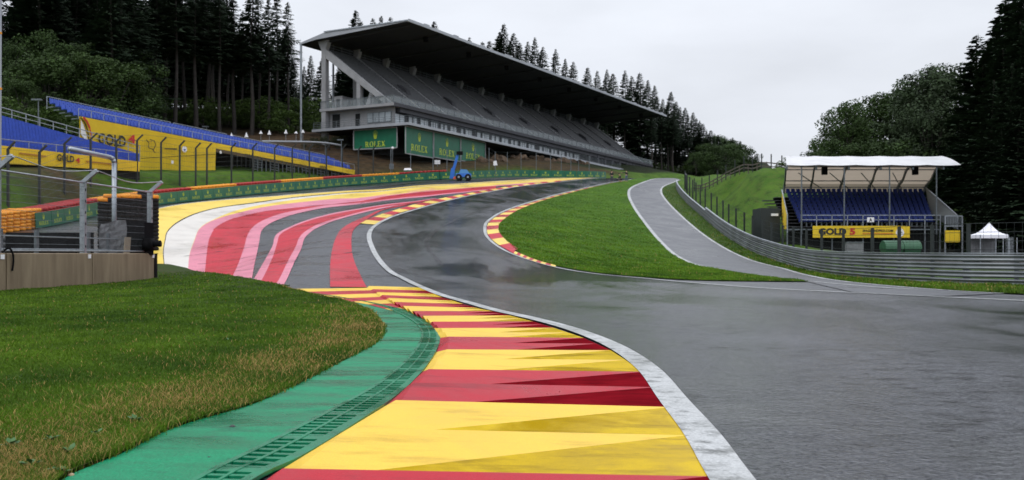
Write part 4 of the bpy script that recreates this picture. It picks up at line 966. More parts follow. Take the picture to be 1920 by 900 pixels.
for (fa, fb) in ((0, .36), (.37, .56), (.585, .70), (.71, .98)):
    n = max(3, int((fb - fa) * 34)); 
    for i in range(n + 1):
        f = fa + (fb - fa) * i / n; mb.bar(U(f, 4.6, 1.0), U(f, 4.6, 2.25), .06, m=STEEL)
    for dz in (1.75, 2.25): mb.bar(U(fa, 4.6, dz), U(fb, 4.6, dz), .06, m=STEEL)
mb.build("rear_railing", None, ust)
mb = MB(); n = 30
for i in range(n + 1): mb.bar(U(i / n, .05, -.2), U(i / n, .05, .75), .05, m=STEEL)
mb.bar(U(0, .05, .75), U(1, .05, .75), .06, m=STEEL); mb.build("front_railing", None, ust)
mb = MB(); n = 26
for i in range(n):
    f0, f1 = .56 + .44 * i / n, .56 + .44 * (i + 1) / n
    for b_ in (.4, 3.6): p = U(f0, b_, -.3); ml = MB(); ml.bar(p, (p.x, p.y, hz(p.x, p.y) - .3), .1, m=STEELP); ml.build("scaffold_leg", None, ust)
    p, q = U(f0, .45, -.6), U(f1, .45, -.6); g = min(hz(p.x, p.y), hz(q.x, q.y))
    k = 0
    while p.z - .3 * k > g + .2 and k < 14:
        if (i // 2) % 2 == 0 or k == 0: mb.bar(p - Vector((0, 0, .3 * k)), q - Vector((0, 0, .3 * k)), .05, .09, STEELP)
        k += 1
mb.build("side_slats", None, ust)
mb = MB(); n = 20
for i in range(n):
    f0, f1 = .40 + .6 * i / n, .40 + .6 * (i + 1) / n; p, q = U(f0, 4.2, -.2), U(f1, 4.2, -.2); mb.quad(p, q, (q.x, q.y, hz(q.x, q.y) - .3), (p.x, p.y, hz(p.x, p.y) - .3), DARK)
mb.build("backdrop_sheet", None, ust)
# wide banner
fb_ = f_of(404)
def banner(name, fn_top, fn_bot, n, lab, sag=.02, grp=None, cat="banner", m=None):
    th = thing(name, fn_bot(0), lab, cat, grp); mb = MB(); rows = []
    for j in range(7):
        row = []
        for i in range(n + 1):
            a, b = fn_top(i / n), fn_bot(i / n); p = a.lerp(b, j / 6); w = .03 * math.sin(i * 1.3 + j * .7) + .02 * math.sin(i * 3.1)
            row.append(p + Vector((w * .3, w, 0)))
        rows.append(row)
    mb.grid(rows, m or YBAN); back = [[p + Vector((0, .03, 0)) for p in r] for r in rows]; mb.grid(back, m or YBAN); mb.build("fabric", None, th); return th
wide = banner("stand_banner", lambda t: U(t * fb_, -.05, 0), lambda t: (lambda p: Vector((p.x, p.y, p.z)))(D(148 + t * (404 - 148), 323 - 4 * t, U(t * fb_, -.05).y)), 30, "huge yellow banner tapering to the right, with dark stand name and red figure four")
def mark(th, name, body, a, b, m, bold=.02, out=.12):
    """lettering fitted between two corners of the banner plane"""
    vs, fs = text_geo(body, 1.0, bold); xs = [v[0] for v in vs]; ys = [v[1] for v in vs]; w, h = max(xs) - min(xs), max(ys) - min(ys)
    d = Vector((b.x - a.x, b.y - a.y, 0)); L = d.length; d.normalize(); nn = Vector((d.y, -d.x, 0)); o = Vector(((a.x + b.x) / 2, (a.y + b.y) / 2, (a.z + b.z) / 2)) + nn * out
    cx_, cy_ = (max(xs) + min(xs)) / 2, (max(ys) + min(ys)) / 2; mb = MB(); put_flat(mb, [((v[0] - cx_) / w, (v[1] - cy_) / h, 0) for v in vs], fs, o, d, (0, 0, 1), m, L, abs(b.z - a.z)); return mb.build(name, None, th)
ud = Vector(((UL1 - UL0).x, (UL1 - UL0).y, 0)).normalized()
def uy(px): return U(f_of(px), -.05).y
UD = lambda x, y: D(x, y, uy(x))
mark(wide, "lettering", "GOLD", UD(182, 270.5), UD(234, 255.5), BLACKT, .035, .16); mark(wide, "lettering", "4", UD(239, 269), UD(252, 253), REDT, .035, .16)
mb = MB(); o = D(344, 280, uy(344)); nn = Vector((ud.y, -ud.x, 0)); put_flat(mb, [(math.cos(a*.3927), math.sin(a*.3927), 0) for a in range(16)], [tuple(range(16))], o + nn * .16, ud, (0, 0, 1), WHITE, .36, .33); mb.build("round_badge", None, wide)
mb = MB(); o = D(344, 281, uy(344)) + nn * .18; put_flat(mb, [(-1, .5, 0), (1, .5, 0), (.2, -.7, 0), (-.2, -.7, 0)], [(0, 1, 2, 3)], o, ud, (0, 0, 1), BLUE, .17, .17); mb.build("badge_motif", None, wide)
pts = [(272, 262), (277, 268), (276, 277), (284, 280), (289, 287), (285, 282), (290, 272), (287, 264), (279, 262)]
mb = MB(); nn = Vector((ud.y, -ud.x, 0)); q = [D(a, b, uy(a)) + nn * .17 for a, b in pts]
for a, b in zip(q[:-1], q[1:]): mb.bar(a, b, .03, .07, BLACKT)
mb.bar(D(307, 279, uy(307)) + nn * .17, D(330, 279.5, uy(330)) + nn * .17, .03, .12, BLACKT); mb.build("outline_drawing", None, wide)
for cpx, m in ((0, BLACKT), (2.6, YBAN), (5.2, REDT)):
    q = [D(a + cpx, b, uy(a)) + nn * .17 for a, b in ((149, 220), (156, 228), (161, 240), (164, 255), (165, 268))]; mb = MB()
    for a, b in zip(q[:-1], q[1:]): mb.bar(a, b, .04, .17, m)
    mb.build("colour_swoosh", None, wide)
mb = MB(); q = [D(a, b, uy(a)) + nn * .15 for a, b in ((149.5, 224), (155, 235), (160, 252), (163, 268), (152, 255), (149.5, 250))]; mb.add(q, [tuple(range(6))], WHITE); mb.build("white_field", None, wide)
mb = MB(); o = D(321, 304, uy(321)) + nn * .17; put_flat(mb, [(-1,-1,0),(1,-1,0),(1,1,0),(-1,1,0)], [(0,1,2,3)], o, ud, (0,0,1), WHITE, .16, .17); mb.build("white_tag", None, wide)
mb = MB(); mb.path([D(a, b, uy(a)) + nn * .16 for a, b in ((262, 297), (320, 294), (404, 289))], .03, 5, DARK); mb.build("seam_cord", None, wide)
low = banner("stand_banner", lambda t: U(fb_ + (1 - fb_) * t, -.05, 0), lambda t: U(fb_ + (1 - fb_) * t, -.05, -.62), 30, "long narrow yellow banner under the blue seats, right of the huge banner")
for px in (464, 605):
    yy = 292 + (px - 464) * .16; mark(low, "lettering", "GOLD 4", UD(px - 7, yy + 2.5), UD(px + 7, yy - 2.5), BLACKT, .03, .14)
mb = MB(); o = D(412, 285.5, uy(412)); put_flat(mb, [(math.cos(a*.3927), math.sin(a*.3927), 0) for a in range(16)], [tuple(range(16))], o + nn * .14, ud, (0, 0, 1), WHITE, .17, .17); mb.build("round_badge", None, low)

# nearer blue stand at the far left
def LSp(r, t, dz=0.0):
    a0, a1 = D(-90, 270, 73), D(-90, 196, 81); b0, b1 = D(262, 303, 92.5), D(262, 291, 95)
    return a0.lerp(a1, r).lerp(b0.lerp(b1, r), t) + Vector((0, 0, dz))
lst = thing("blue_seat_stand", LSp(.3, .6, -2), "nearer blue seat stand at far left, narrowing to a point before the huge banner", "spectator stand")
NRW = 8
for r in range(NRW):
    mb = MB(); n = 60
    for i in range(n):
        t0_, t1_ = (i + .06) / n, (i + .94) / n; k = (1 - .75 * t0_)
        a, b = LSp(r / NRW, t0_), LSp(r / NRW, t1_); c, d = LSp((r + .55) / NRW, t1_), LSp((r + .55) / NRW, t0_)
        a2, b2 = Vector((d.x, d.y, a.z)), Vector((c.x, c.y, b.z))
        mb.hexa([a, b, b2, a2], [a + Vector((0, 0, .08)), b + Vector((0, 0, .08)), b2 + Vector((0, 0, .08)), a2 + Vector((0, 0, .08))], BLUE)
        bk = Vector((0, .1, 0)); hh = Vector((0, 0, .62 * k + .05))
        mb.hexa([a2, b2, b2 + bk, a2 + bk], [a2 + hh, b2 + hh, b2 + hh + bk, a2 + hh + bk], BLUE)
    mb.build("seat_row", None, lst)
mb = MB()
for i in range(24):
    t0_, t1_ = i / 24, (i + 1) / 24
    for r in range(NRW): mb.quad(LSp(r/NRW, t0_, -.02), LSp(r/NRW, t1_, -.02), LSp((r+1)/NRW, t1_, -.02), LSp((r+1)/NRW, t0_, -.02), STEELP)
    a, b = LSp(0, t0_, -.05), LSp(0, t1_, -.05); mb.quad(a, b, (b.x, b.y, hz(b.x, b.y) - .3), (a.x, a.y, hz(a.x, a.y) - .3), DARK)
mb.build("deck", None, lst)
mb = MB(); n = 14
for i in range(n + 1):
    p = LSp(1, i / n); mb.bar(p, p + Vector((0, 0, .9)), .06, m=STEEL)
    p = LSp(0, i / n); mb.bar(p + Vector((0, -.1, -.2)), p + Vector((0, -.1, .75)), .05, m=STEEL)
mb.bar(LSp(1, 0, .9), LSp(1, 1, .9), .07, m=STEEL); mb.bar(LSp(1, 0, .5), LSp(1, 1, .5), .05, m=STEEL); mb.bar(LSp(0, 0, .75) + Vector((0, -.1, 0)), LSp(0, 1, .75) + Vector((0, -.1, 0)), .06, m=STEEL)
mb.build("railing", None, lst)
LA, LB_, LC, LD = D(-90, 262, 72.5), D(262, 303, 92), D(-90, 301, 72.5), D(262, 321.5, 92)
def lt(px):
    lo, hi = -.2, 1.3
    for _ in range(40):
        m = (lo + hi) / 2
        if px_of(LA.lerp(LB_, m)) < px: lo = m
        else: hi = m
    return lo
ly = lambda px: LA.lerp(LB_, lt(px)).y
LDp = lambda x, y: D(x, y, ly(x))
lob = banner("stand_banner", lambda t: LA.lerp(LB_, t), lambda t: LC.lerp(LD, t), 30, "yellow banner along the foot of the nearer blue stand, with small lettering")
ld = (D(262, 322, 92.2) - D(-90, 300, 72.7)); ld.z = 0; ld.normalize()
mark(lob, "lettering", "GOLD", LDp(105, 301.5), LDp(137, 292.5), BLACKT, .03, .12); mark(lob, "lettering", "4", LDp(140, 305), LDp(148, 296), REDT, .03, .12)
nn2 = Vector((ld.y, -ld.x, 0))
for (xa, xb) in ((35, 85), (160, 215)):
    mb = MB(); mb.bar(LDp(xa, 283 + xa * .12) + nn2 * .1, LDp(xb, 283 + xb * .12) + nn2 * .1, .03, .12, mat("ochre_text", (.42, .2, .02), .6)); mb.build("small_text_line", None, lob)

# lamps, folded parasols and pole on the far left bank
def lamp(px, top, base, Y0, lab):
    a, b = D(px, base, Y0), D(px, top, Y0); g = hz(a.x, a.y); th = thing("lamp_post", (a.x, a.y, g), lab, "lamp post"); mb = MB(); mb.tube((a.x, a.y, g - .3), b, .07, .05, 6, STEELP); mb.build("pole", None, th)
    mb = MB(); mb.obox(b + Vector((-.15, 0, .05)), (.42, 0, 0), (0, .16, 0), (0, 0, .07), STEELP); mb.build("lamp_head", None, th)
lamp(72, 188, 300, 88, "thin lamp post with flat head behind the nearer blue stand"); lamp(387, 238, 300, 140, "thin lamp post with flat head behind the long blue stand, below the pines")
lamp(640, 263, 322, 137, "thin lamp post just left of the end billboard")
for k, (px, tp, bs, Y0) in enumerate(((417, 252, 262, 140), (434, 249, 260, 143), (462, 248, 259, 146), (489, 245, 252, 148), (505, 244, 254, 149), (536, 243, 252, 150), (555, 246, 251, 150), (568, 243, 250, 151))):
    b = D(px, bs, Y0); t = D(px, tp, Y0); g = hz(b.x, b.y); th = thing("folded_parasol", (b.x, b.y, g), ["small white folded parasol at the top end of the blue stand", "thin white folded parasol second from the blue stand", "broad white folded parasol at the left edge of the brown terrace", "thin white folded parasol in front of the dark hedge block", "white folded parasol on the brown terrace left of centre", "white folded parasol in the middle of the brown terrace", "low white folded parasol just left of the tall steel post", "thin white folded parasol just right of the tall steel post"][k], "parasol", "white folded parasols on the terrace")
    mb = MB(); mb.tube((b.x, b.y, min(g, b.z) - .2), t, .03, n=5, m=STEEL); mb.build("pole", None, th)
    mb = MB(); mb.tube(b.lerp(t, .15), t, .30, .03, 8, WHITE); mb.build("canopy", None, th)
th = thing("curved_canopy_edge", D(560, 268, 140), "long pale curved handrail tube on the bank left of the grandstand", "handrail")
mb = MB(); q = spline([np.array(D(a, b, Y0)) for a, b, Y0 in ((491, 265, 134), (530, 265.5, 137), (570, 266, 140), (610, 268, 143), (640, 272.5, 145))], 5); mb.path([Vector(p) for p in q], .13, 8, ROOFMET); mb.build("tube", None, th)
mb = MB()
for p in q[::5]: p = Vector(p); mb.bar(p, (p.x, p.y, hz(p.x, p.y) - .2), .07, m=STEELP)
mb.build("supports", None, th)
# ------------------------------------------------------------------ concrete wall, its fence, and what stands behind it
W0, W1 = np.array((-17.25, 33.5)), np.array((-16.5, 46.0)); WD = (W1 - W0) / np.linalg.norm(W1 - W0); WN = np.array((WD[1], -WD[0]))   # WN points to the track
def W(s, t, z): p = W0 + WD * s + WN * t; return Vector((p[0], p[1], z))
def wy(px):
    k = (px - CX) / FPX; return (k * W0[1] - W0[0]) / (WD[0] - k * WD[1])          # distance along the wall of a surveyed bearing
WT = [1.38, 1.36, 1.34]
cuts = [wy(-260), wy(12), wy(173), wy(289)]
labs = ["stained concrete wall block at the left edge, cut off by the frame", "stained concrete wall block in the middle, under the fence post with the white tag", "stained concrete wall block at the right end of the wall, beside the painted run-off"]
for i in range(3):
    a, b = cuts[i] + .03, cuts[i+1] - .03; th = thing("concrete_block", W((a+b)/2, -.25, .1), labs[i], "concrete block", "concrete blocks of the pit-side wall")
    mb = MB(); ch = .035; za = -.4; zb = 1.33
    prf = [(0, za), (0, zb - ch), (-ch, zb), (-.5 + ch, zb), (-.5, zb - ch), (-.5, za)]
    n = max(4, int((b - a) / .5)); rows = [[W(a + (b - a) * k / n, t + .006 * math.sin(k * 2.3 + i), z) for t, z in prf] for k in range(n + 1)]
    mb.grid(rows, CONC); mb.add(rows[0], [tuple(range(6))], CONC); mb.add(rows[-1], [tuple(range(6))[::-1]], CONC); mb.build("wall_body", None, th)
    mb = MB(); s = (cuts[i+1] - .12) if i == 2 else cuts[i+1] - .25; mb.obox(W(s, .012, 1.2), Vector((*WD, 0)) * .11, Vector((*WN, 0)) * .01, (0, 0, .08), WHITE); mb.build("white_plate", None, th)
th = thing("end_post", W(cuts[3] + .18, -.2, .1), "black steel post closing the right end of the concrete wall", "post"); mb = MB(); mb.obox(W(cuts[3] + .2, -.2, .50), Vector((*WD, 0)) * .12, Vector((*WN, 0)) * .22, (0, 0, .78), BLACK)
mb.obox(W(cuts[3] + .2, -.2, 1.30), Vector((*WD, 0)) * .14, Vector((*WN, 0)) * .24, (0, 0, .02), BLACK); mb.build("post_body", None, th)
th = thing("cable", W(wy(18), .05, .8), "black cable loop hanging over the top edge of the concrete wall", "cable"); mb = MB(); q = [W(wy(14), -.2, 1.36), W(wy(15), .03, 1.5), W(wy(19), .08, 1.35), W(wy(22), .06, 1.05), W(wy(21), .04, .72)]
mb.path([Vector(p) for p in spline([np.array(v) for v in q], 5)], .035, 6, BLACK); mb.build("cable_loop", None, th)
wf = thing("wall_fence", W(5, -.25, 1.33), "galvanised wire fence with outward bent posts standing on the concrete wall", "fence")
fp = [wy(-150), wy(4), wy(165), wy(289)]; heads = []
for s in fp:
    mb = MB(); mb.obox(W(s, -.2, 2.75), Vector((*WD, 0)) * .085, Vector((*WN, 0)) * .10, (0, 0, 1.47), STEEL)
    for k in range(6): mb.obox(W(s, -.097, 1.6 + k * .45), Vector((*WD, 0)) * .025, Vector((*WN, 0)) * .01, (0, 0, .05), DARK)
    mb.build("post", None, wf)
    mb = MB(); mb.bar(W(s, -.2, 4.15), W(s, .36, 4.62), .15, .15, STEEL); mb.build("bent_arm", None, wf); heads.append(s)
mb = MB()
for r in (1.42, 4.14): mb.tube(W(fp[0], -.15, r), W(fp[-1], -.15, r), .035, n=6, m=STEEL)
mb.build("rail", None, wf)
mb = MB()
for r in range(9): z = 1.66 + r * .29; mb.tube(W(fp[0], -.12, z), W(fp[-1], -.12, z), .007, n=4, cap=False, m=STEELP)
L = fp[-1] - fp[0]; st = .11; hgt = 2.7
for k in range(int(-hgt / st), int(L / st)):      # woven diamonds
    for sg in (1, -1):
        s0 = fp[0] + k * st if sg == 1 else fp[0] + k * st + hgt
        a, b = (s0, 1.44), (s0 + sg * hgt, 1.44 + hgt)
        def clip(a, b):
            (x0, z0), (x1, z1) = a, b
            for lim, hi in ((fp[0], False), (fp[-1], True)):
                i0_, i1_ = (x0 <= lim) if hi else (x0 >= lim), (x1 <= lim) if hi else (x1 >= lim)
                if not i0_ and not i1_: return None
                if i0_ != i1_:
                    t = (lim - x0) / (x1 - x0); zz = z0 + (z1 - z0) * t
                    if not i0_: x0, z0 = lim, zz
                    else: x1, z1 = lim, zz
            return (x0, z0), (x1, z1)
        c = clip(a, b)
        if c: (x0, z0), (x1, z1) = c; mb.tube(W(x0, -.12, z0), W(x1, -.12, z1), .0022, n=3, cap=False, m=DGREEN)
mb.build("wire_mesh", None, wf)
mb = MB()
for a, b in zip(heads[:-1], heads[1:]):
    q = spline([np.array(W(a, .36, 4.62)), np.array(W((a+b)/2, .30, 4.38)), np.array(W(b, .36, 4.62))], 6); mb.path([Vector(p) for p in q], .018, 4, STEEL)
mb.build("top_wire", None, wf)
inn = thing("inner_rail", W(5, -1.2, 1.3), "low grey rail with short uprights just behind the concrete wall", "railing")
for px in (47, 112, 205, 241):
    s = wy(px); mb = MB(); mb.obox(W(s, -.9, 1.35), Vector((*WD, 0)) * .09, Vector((*WN, 0)) * .05, (0, 0, .85), STEELP); mb.build("upright", None, inn)
mb = MB()
for z, t in ((1.95, -.83), (1.48, -.83)): mb.tube(W(wy(-40), t, z), W(wy(285), t, z), .03, n=6, m=STEEL)
mb.build("rail", None, inn)
def gxy(px, Y0): return ((px - CX) / FPX * Y0, Y0)
# bent pipe
th = thing("bent_pipe", D(213, 480, 47), "tall galvanised pipe bent over at the top, standing behind the wall fence", "pipe"); mb = MB()
q = [D(214, 500, 47), D(214, 306, 47), D(212, 298, 47), D(206, 295, 46.8), D(130, 279, 44)]
mb.path([Vector(p) for p in q], .11, 10, STEEL); mb.ball(q[1], .11, 8, STEEL); mb.ball(q[2], .11, 8, STEEL); mb.ball(q[3], .11, 8, STEEL); mb.build("tube", None, th, True)
# row of black tyres behind the wall
for k in range(5):
    px = 22 + k * 25; x, y = gxy(px, 43); mb = MB()
    th = thing("tyre_stack", (x, y, hz(x, y)), ["stack of grey black tyres behind the wall, nearest the left edge", "second stack of tyres behind the wall from the left edge", "middle stack of tyres behind the concrete wall", "tyre stack behind the wall next to the fence post, second from right", "tyre stack behind the wall touching the tall fence post"][k], "tyre stack", "tyre stacks behind the wall")
    for lv in range(8): mb.tyre((x, y, hz(x, y) + .13 + lv * .25), .44, .25, n=14, m=mat("worn_tyre", (.05, .052, .056), .55, .3, 4))
    mb.build("tyres", None, th, True)
th = thing("tarpaulin", gxy(100, 42) + (.5,), "black plastic sheet wrapped round the tyre stacks behind the wall", "tarpaulin"); mb = MB(); rows = []
for j in range(5): rows.append([Vector((*gxy(10 + 16.5 * i, 42.2 + .12 * math.sin(i * 1.7)), .2 + .5 * j)) for i in range(11)])
mb.grid(rows, BLACK); mb.grid([[p + Vector((0, .05, 0)) for p in r] for r in rows], BLACK); mb.build("sheet", None, th)
th = thing("wrapped_bale", D(210, 470, 44.5), "lumpy block wrapped in grey tarpaulin with a black open side, behind the wall fence", "wrapped block"); mb = MB()
a, b, c, d = D(184, 478, 43.6), D(236, 478, 44.2), D(237, 411, 44.2), D(188, 420, 43.6); rows = []
for j in range(8):
    rows.append([a.lerp(b, i / 8).lerp(d.lerp(c, i / 8), j / 7) + Vector((.03 * math.sin(i * 2 + j), .03 * math.sin(i * 1.3 + j * 1.9), .03 * math.cos(i + j * 2))) for i in range(9)])
mb.grid(rows, GREYCL); bk = Vector((-.62, 1.6, 0)); mb.grid([[p + bk for p in r] for r in rows], GREYCL); top_ = rows[-1]; mb.grid([top_, [p + bk for p in top_]], GREYCL); lf = [r[0] for r in rows]; mb.grid([lf, [p + bk for p in lf]], GREYCL); mb.build("cover", None, th)
mb = MB(); a, b, c, d = D(237, 478, 44.3), D(288, 478, 45.6), D(288, 418, 45.6), D(237, 412, 44.3); mb.hexa([a, b, b + bk, a + bk], [d, c, c + bk, d + bk], BLACK); mb.build("open_side", None, th)
th = thing("tyre_pile", D(240, 440, 60), "tall dark stack of tyres with orange tops behind the wall fence", "tyre stack"); mb, mo = MB(), MB()
for i in range(10):
    x, y = gxy(193 + i * 10.6, 58 + .25 * i); g = hz(x, y)
    topz = CH + (HY - (367 - .9 * i + (6 if i % 3 == 0 else 0))) / FPX * y; lv = 0; z = g + .12
    while z < topz - .2: mb.tyre((x, y, z), .31, .22, n=10, m=BLACKTY); z += .225
    (mo if i % 4 != 3 else mb).tyre((x, y, z), .31, .22, n=10, m=ORTY if i % 4 != 3 else BLACKTY)
mb.build("dark_tyres", None, th, True); mo.build("orange_tyres", None, th, True)
# trackside camera on its post
s = wy(278); th = thing("trackside_camera", W(s, -.2, 1.35), "black covered trackside camera with its lens pointing right, on the wall end", "camera"); c = W(s, -.05, 1.72)
mb = MB(); mb.ball(c, .34, 10, BLACK, (1.0, 1.3, .85)); mb.obox(c + Vector((0, 0, .05)), (.26, 0, 0), (0, .34, 0), (0, 0, .25), BLACK); mb.build("body", None, th, True)
mb = MB(); mb.tube(c + Vector((.2, 0, .02)), c + Vector((.62, .02, .05)), .13, .15, 12, BLACK); mb.build("lens_hood", None, th)
mb = MB(); mb.tube(W(s, -.2, 1.3), c, .12, .09, 8, BLACK); mb.build("mount", None, th)
th = thing("pale_board", W(wy(257), -.5, 1.4), "small pale board leaning behind the trackside camera", "board"); mb = MB(); mb.obox(W(wy(257), -.45, 1.68), Vector((*WD, 0)) * .28, Vector((*WN, 0)) * .02, (.03, 0, .36), mat("tan_board", (.35, .30, .22), .7)); mb.build("panel", None, th)
# mast at the very left edge
th = thing("mast", D(-1, 470, 33), "tall pale mast with orange straps at the left edge of the picture", "mast"); mb = MB(); a = D(0, 480, 34); mb.tube((a.x - .02, a.y, .2), (a.x + .02, a.y, 12), .055, .045, 8, ROOFMET); mb.build("pole", None, th)
for z in (4.6, 6.9, 8.8): mb = MB(); mb.tube((a.x, a.y, z), (a.x, a.y, z + .07), .066, n=8, m=ORTY); mb.build("strap", None, th)

# ------------------------------------------------------------------ guard rail on the right and the fence behind it
gr_line = np.array(by_step(arm_line[(arm_line[:, 1] > 20) & (arm_line[:, 1] < 142)], .5)); T = np.gradient(gr_line, axis=0); T /= np.linalg.norm(T, axis=1)[:, None]; GN = np.c_[T[:, 1], -T[:, 0]]
gz_ = prof(gr_line[:, 0], gr_line[:, 1])
rail_t = thing("guard_rail", (*gr_line[40], float(gz_[40])), "long curving steel guard rail of stacked corrugated beams on the right of the track", "guard rail")
nb = 4; hh = .315
istep = int(np.argmin(np.abs(gr_line[:, 1] - 104)))       # the rail is one beam lower beyond the step
def beam(i0_, i1_, k):
    pr = [(-.0, .0), (-.07, .035), (-.075, .085), (-.01, .12), (-.01, .165), (-.075, .20), (-.07, .25), (.0, .285)]
    mb = MB(); rows = []
    for i in range(i0_, i1_ + 1):
        rows.append([(gr_line[i, 0] + GN[i, 0] * t, gr_line[i, 1] + GN[i, 1] * t, gz_[i] + .03 + k * hh + z) for t, z in pr])
    mb.grid(rows, RAILM); mb.grid([[(p[0] + GN[i0_ + j, 0] * .012, p[1] + GN[i0_ + j, 1] * .012, p[2]) for p in r] for j, r in enumerate(rows)], RAILM)
    return mb
for k in range(nb):
    i = 0; end = len(gr_line) - 1 if k < 3 else istep
    while i < end: beam(i, min(i + 8, end), k).build("beam", None, rail_t, True); i += 8
mb = MB()
for i in range(0, istep): a, b = [Vector((gr_line[j, 0] + GN[j, 0] * .02, gr_line[j, 1] + GN[j, 1] * .02, gz_[j] + .03 + nb * hh + .01)) for j in (i, i + 1)]; mb.bar(a, b, .16, .04, STEEL)
for i in range(istep, len(gr_line) - 1): a, b = [Vector((gr_line[j, 0] + GN[j, 0] * .02, gr_line[j, 1] + GN[j, 1] * .02, gz_[j] + .03 + 3 * hh + .01)) for j in (i, i + 1)]; mb.bar(a, b, .16, .04, STEEL)
mb.build("top_cap", None, rail_t)
for i in range(0, len(gr_line), 4):
    mb = MB(); p = gr_line[i] + GN[i] * .12; mb.box(p[0] - .06, p[0] + .06, p[1] - .06, p[1] + .06, gz_[i] - .4, gz_[i] + (nb if i < istep else 3) * hh, STEELP); mb.build("post", None, rail_t)
dz_ = thing("debris_fence", (*gr_line[60], hz(*gr_line[60])), "dark wire fence with straight posts behind the steel guard rail", "fence"); pts = []
off_ = gr_line + GN * 1.1
for px in (2010, 1915, 1822, 1750, 1685, 1635, 1582, 1541, 1512, 1487, 1466, 1447, 1430, 1411, 1395, 1380, 1367, 1355, 1344, 1333, 1322, 1313, 1305, 1299, 1293, 1288, 1284):
    i = int(np.argmin(np.abs(np.array([px_of(q) for q in off_]) - px) + np.where(off_[:, 1] < 24, 1e3, 0))); pts.append(tuple(off_[i]))
fence_run(dz_, pts, hz, 2.5, .13, DGREEN, DGREEN, 0, .30, .012, 7, .012)
mb = MB(); p0, p1 = [Vector((*pts[-2], hz(*pts[-2]) )), Vector((*pts[-1], hz(*pts[-1])))]; mb.hexa([p0 + Vector((0, 0, .2)), p1 + Vector((0, 0, .2)), p1 + Vector((.1, 0, .2)), p0 + Vector((.1, 0, .2))], [p0 + Vector((0, 0, 2.2)), p1 + Vector((0, 0, 2.2)), p1 + Vector((.1, 0, 2.2)), p0 + Vector((.1, 0, 2.2))], DGREEN); mb.build("end_sheet", None, dz_)
# fence along the top of the green hill
hf = thing("hill_fence", D(1400, 318, 115), "low wooden rail fence with tall thin posts along the crest of the green hill", "fence"); hp = []
for px, Y0 in ((1302, 132), (1316, 129), (1330, 127), (1345, 124.5), (1361, 122), (1378, 119), (1395, 116.5), (1411, 114.5), (1428, 113), (1446, 112), (1466, 111), (1488, 110)): hp.append(gxy(px, Y0))
for i, (x, y) in enumerate(hp):
    z = hz(x, y); mb = MB(); mb.bar((x, y, z - .3), (x, y, z + 1.75), .11, m=DGREEN); mb.build("post", None, hf)
mb = MB()
for (a, b) in zip(hp[:-1], hp[1:]):
    za, zb = hz(*a), hz(*b)
    for h in (.35, .75): mb.bar((*a, za + h), (*b, zb + h), .06, .13, WOOD)
    m_ = ((a[0]+b[0])/2, (a[1]+b[1])/2); mb.bar((*m_, (za+zb)/2 - .3), (*m_, (za+zb)/2 + .85), .1, m=WOOD)
mb.build("wooden_rail", None, hf)

# ------------------------------------------------------------------ covered stand on the right
g5 = thing("covered_stand", D(1600, 482, 85), "small covered stand with white canopy and navy seats, right of the green hill", "spectator stand")
def X5(px, Y0): return (px - CX) / FPX * Y0
def Z5(py, Y0): return CH + (HY - py) / FPX * Y0
NS, X0, X1 = 10, 1498, 1752; ncol = 27; seats = []
for r in range(NS):
    Y0 = 82 + r * .85; z = 3.55 + r * .315; dx = -24 * r / (NS - 1)
    for c in range(ncol):
        px = X0 + dx + (X1 - X0 - dx * .2) * (c + .5) / ncol; seats.append((X5(px, Y0), Y0, z, r))
def seat_mb(mb, x, y, z):
    w = .18
    mb.hexa([(x-w, y-.2, z+.40), (x+w, y-.2, z+.40), (x+w, y+.2, z+.36), (x-w, y+.2, z+.36)], [(x-w, y-.22, z+.45), (x+w, y-.22, z+.45), (x+w, y+.2, z+.41), (x-w, y+.2, z+.41)], NAVY)
    mb.hexa([(x-w, y+.17, z+.40), (x+w, y+.17, z+.40), (x+w, y+.24, z+.40), (x-w, y+.24, z+.40)], [(x-w*.85, y+.26, z+.80), (x+w*.85, y+.26, z+.80), (x+w*.85, y+.31, z+.80), (x-w*.85, y+.31, z+.80)], NAVY)
    mb.box(x-.04, x+.04, y-.05, y+.15, z, z+.37, STEELP)
rest = MB()
for i, (x, y, z, r) in enumerate(seats):
    if i < 100: mb = MB(); seat_mb(mb, x, y, z); mb.build("seat", None, g5)
    else: seat_mb(rest, x, y, z)
o = rest.build("seats", None, g5); o["kind"] = "stuff"
for r in range(NS):
    Y0 = 82 + r * .85; z = 3.55 + r * .315; mb = MB(); dx = -24 * r / (NS - 1)
    mb.box(X5(X0 + dx - 22, Y0), X5(X1 + 6, Y0), Y0 - .42, Y0 + .44, z - .05, z, CONC_D); mb.box(X5(X0 + dx - 22, Y0), X5(X1 + 6, Y0), Y0 + .40, Y0 + .44, z - .3, z - .05, DARK); mb.build("tread", None, g5)
mb = MB(); mb.box(X5(1476, 82.2), X5(1760, 82.2), 82.3, 82.4, .3, 3.4, DARK); mb.build("front_skirt", None, g5)
mb = MB()
for k in range(10):
    px = 1502 + k * 29.0; x = X5(px, 81.5); mb.bar((x, 81.5, 2.9), (x, 81.5, Z5(403, 81.5)), .06, m=STEEL)
for py in (403.5, 412): mb.bar((X5(1502, 81.5), 81.5, Z5(py, 81.5)), (X5(1763, 81.5), 81.5, Z5(py, 81.5)), .06, m=STEEL)
mb.build("front_railing", None, g5)
mb = MB()
for px in (1476, 1502, 1560, 1618, 1676, 1734, 1762):
    x = X5(px, 81.6); mb.bar((x, 81.6, .3), (x, 81.6, 3.3), .09, m=STEELP)
mb.bar((X5(1476, 81.6), 81.6, 3.3), (X5(1762, 81.6), 81.6, 3.3), .1, m=STEELP); mb.build("scaffold_frame", None, g5)
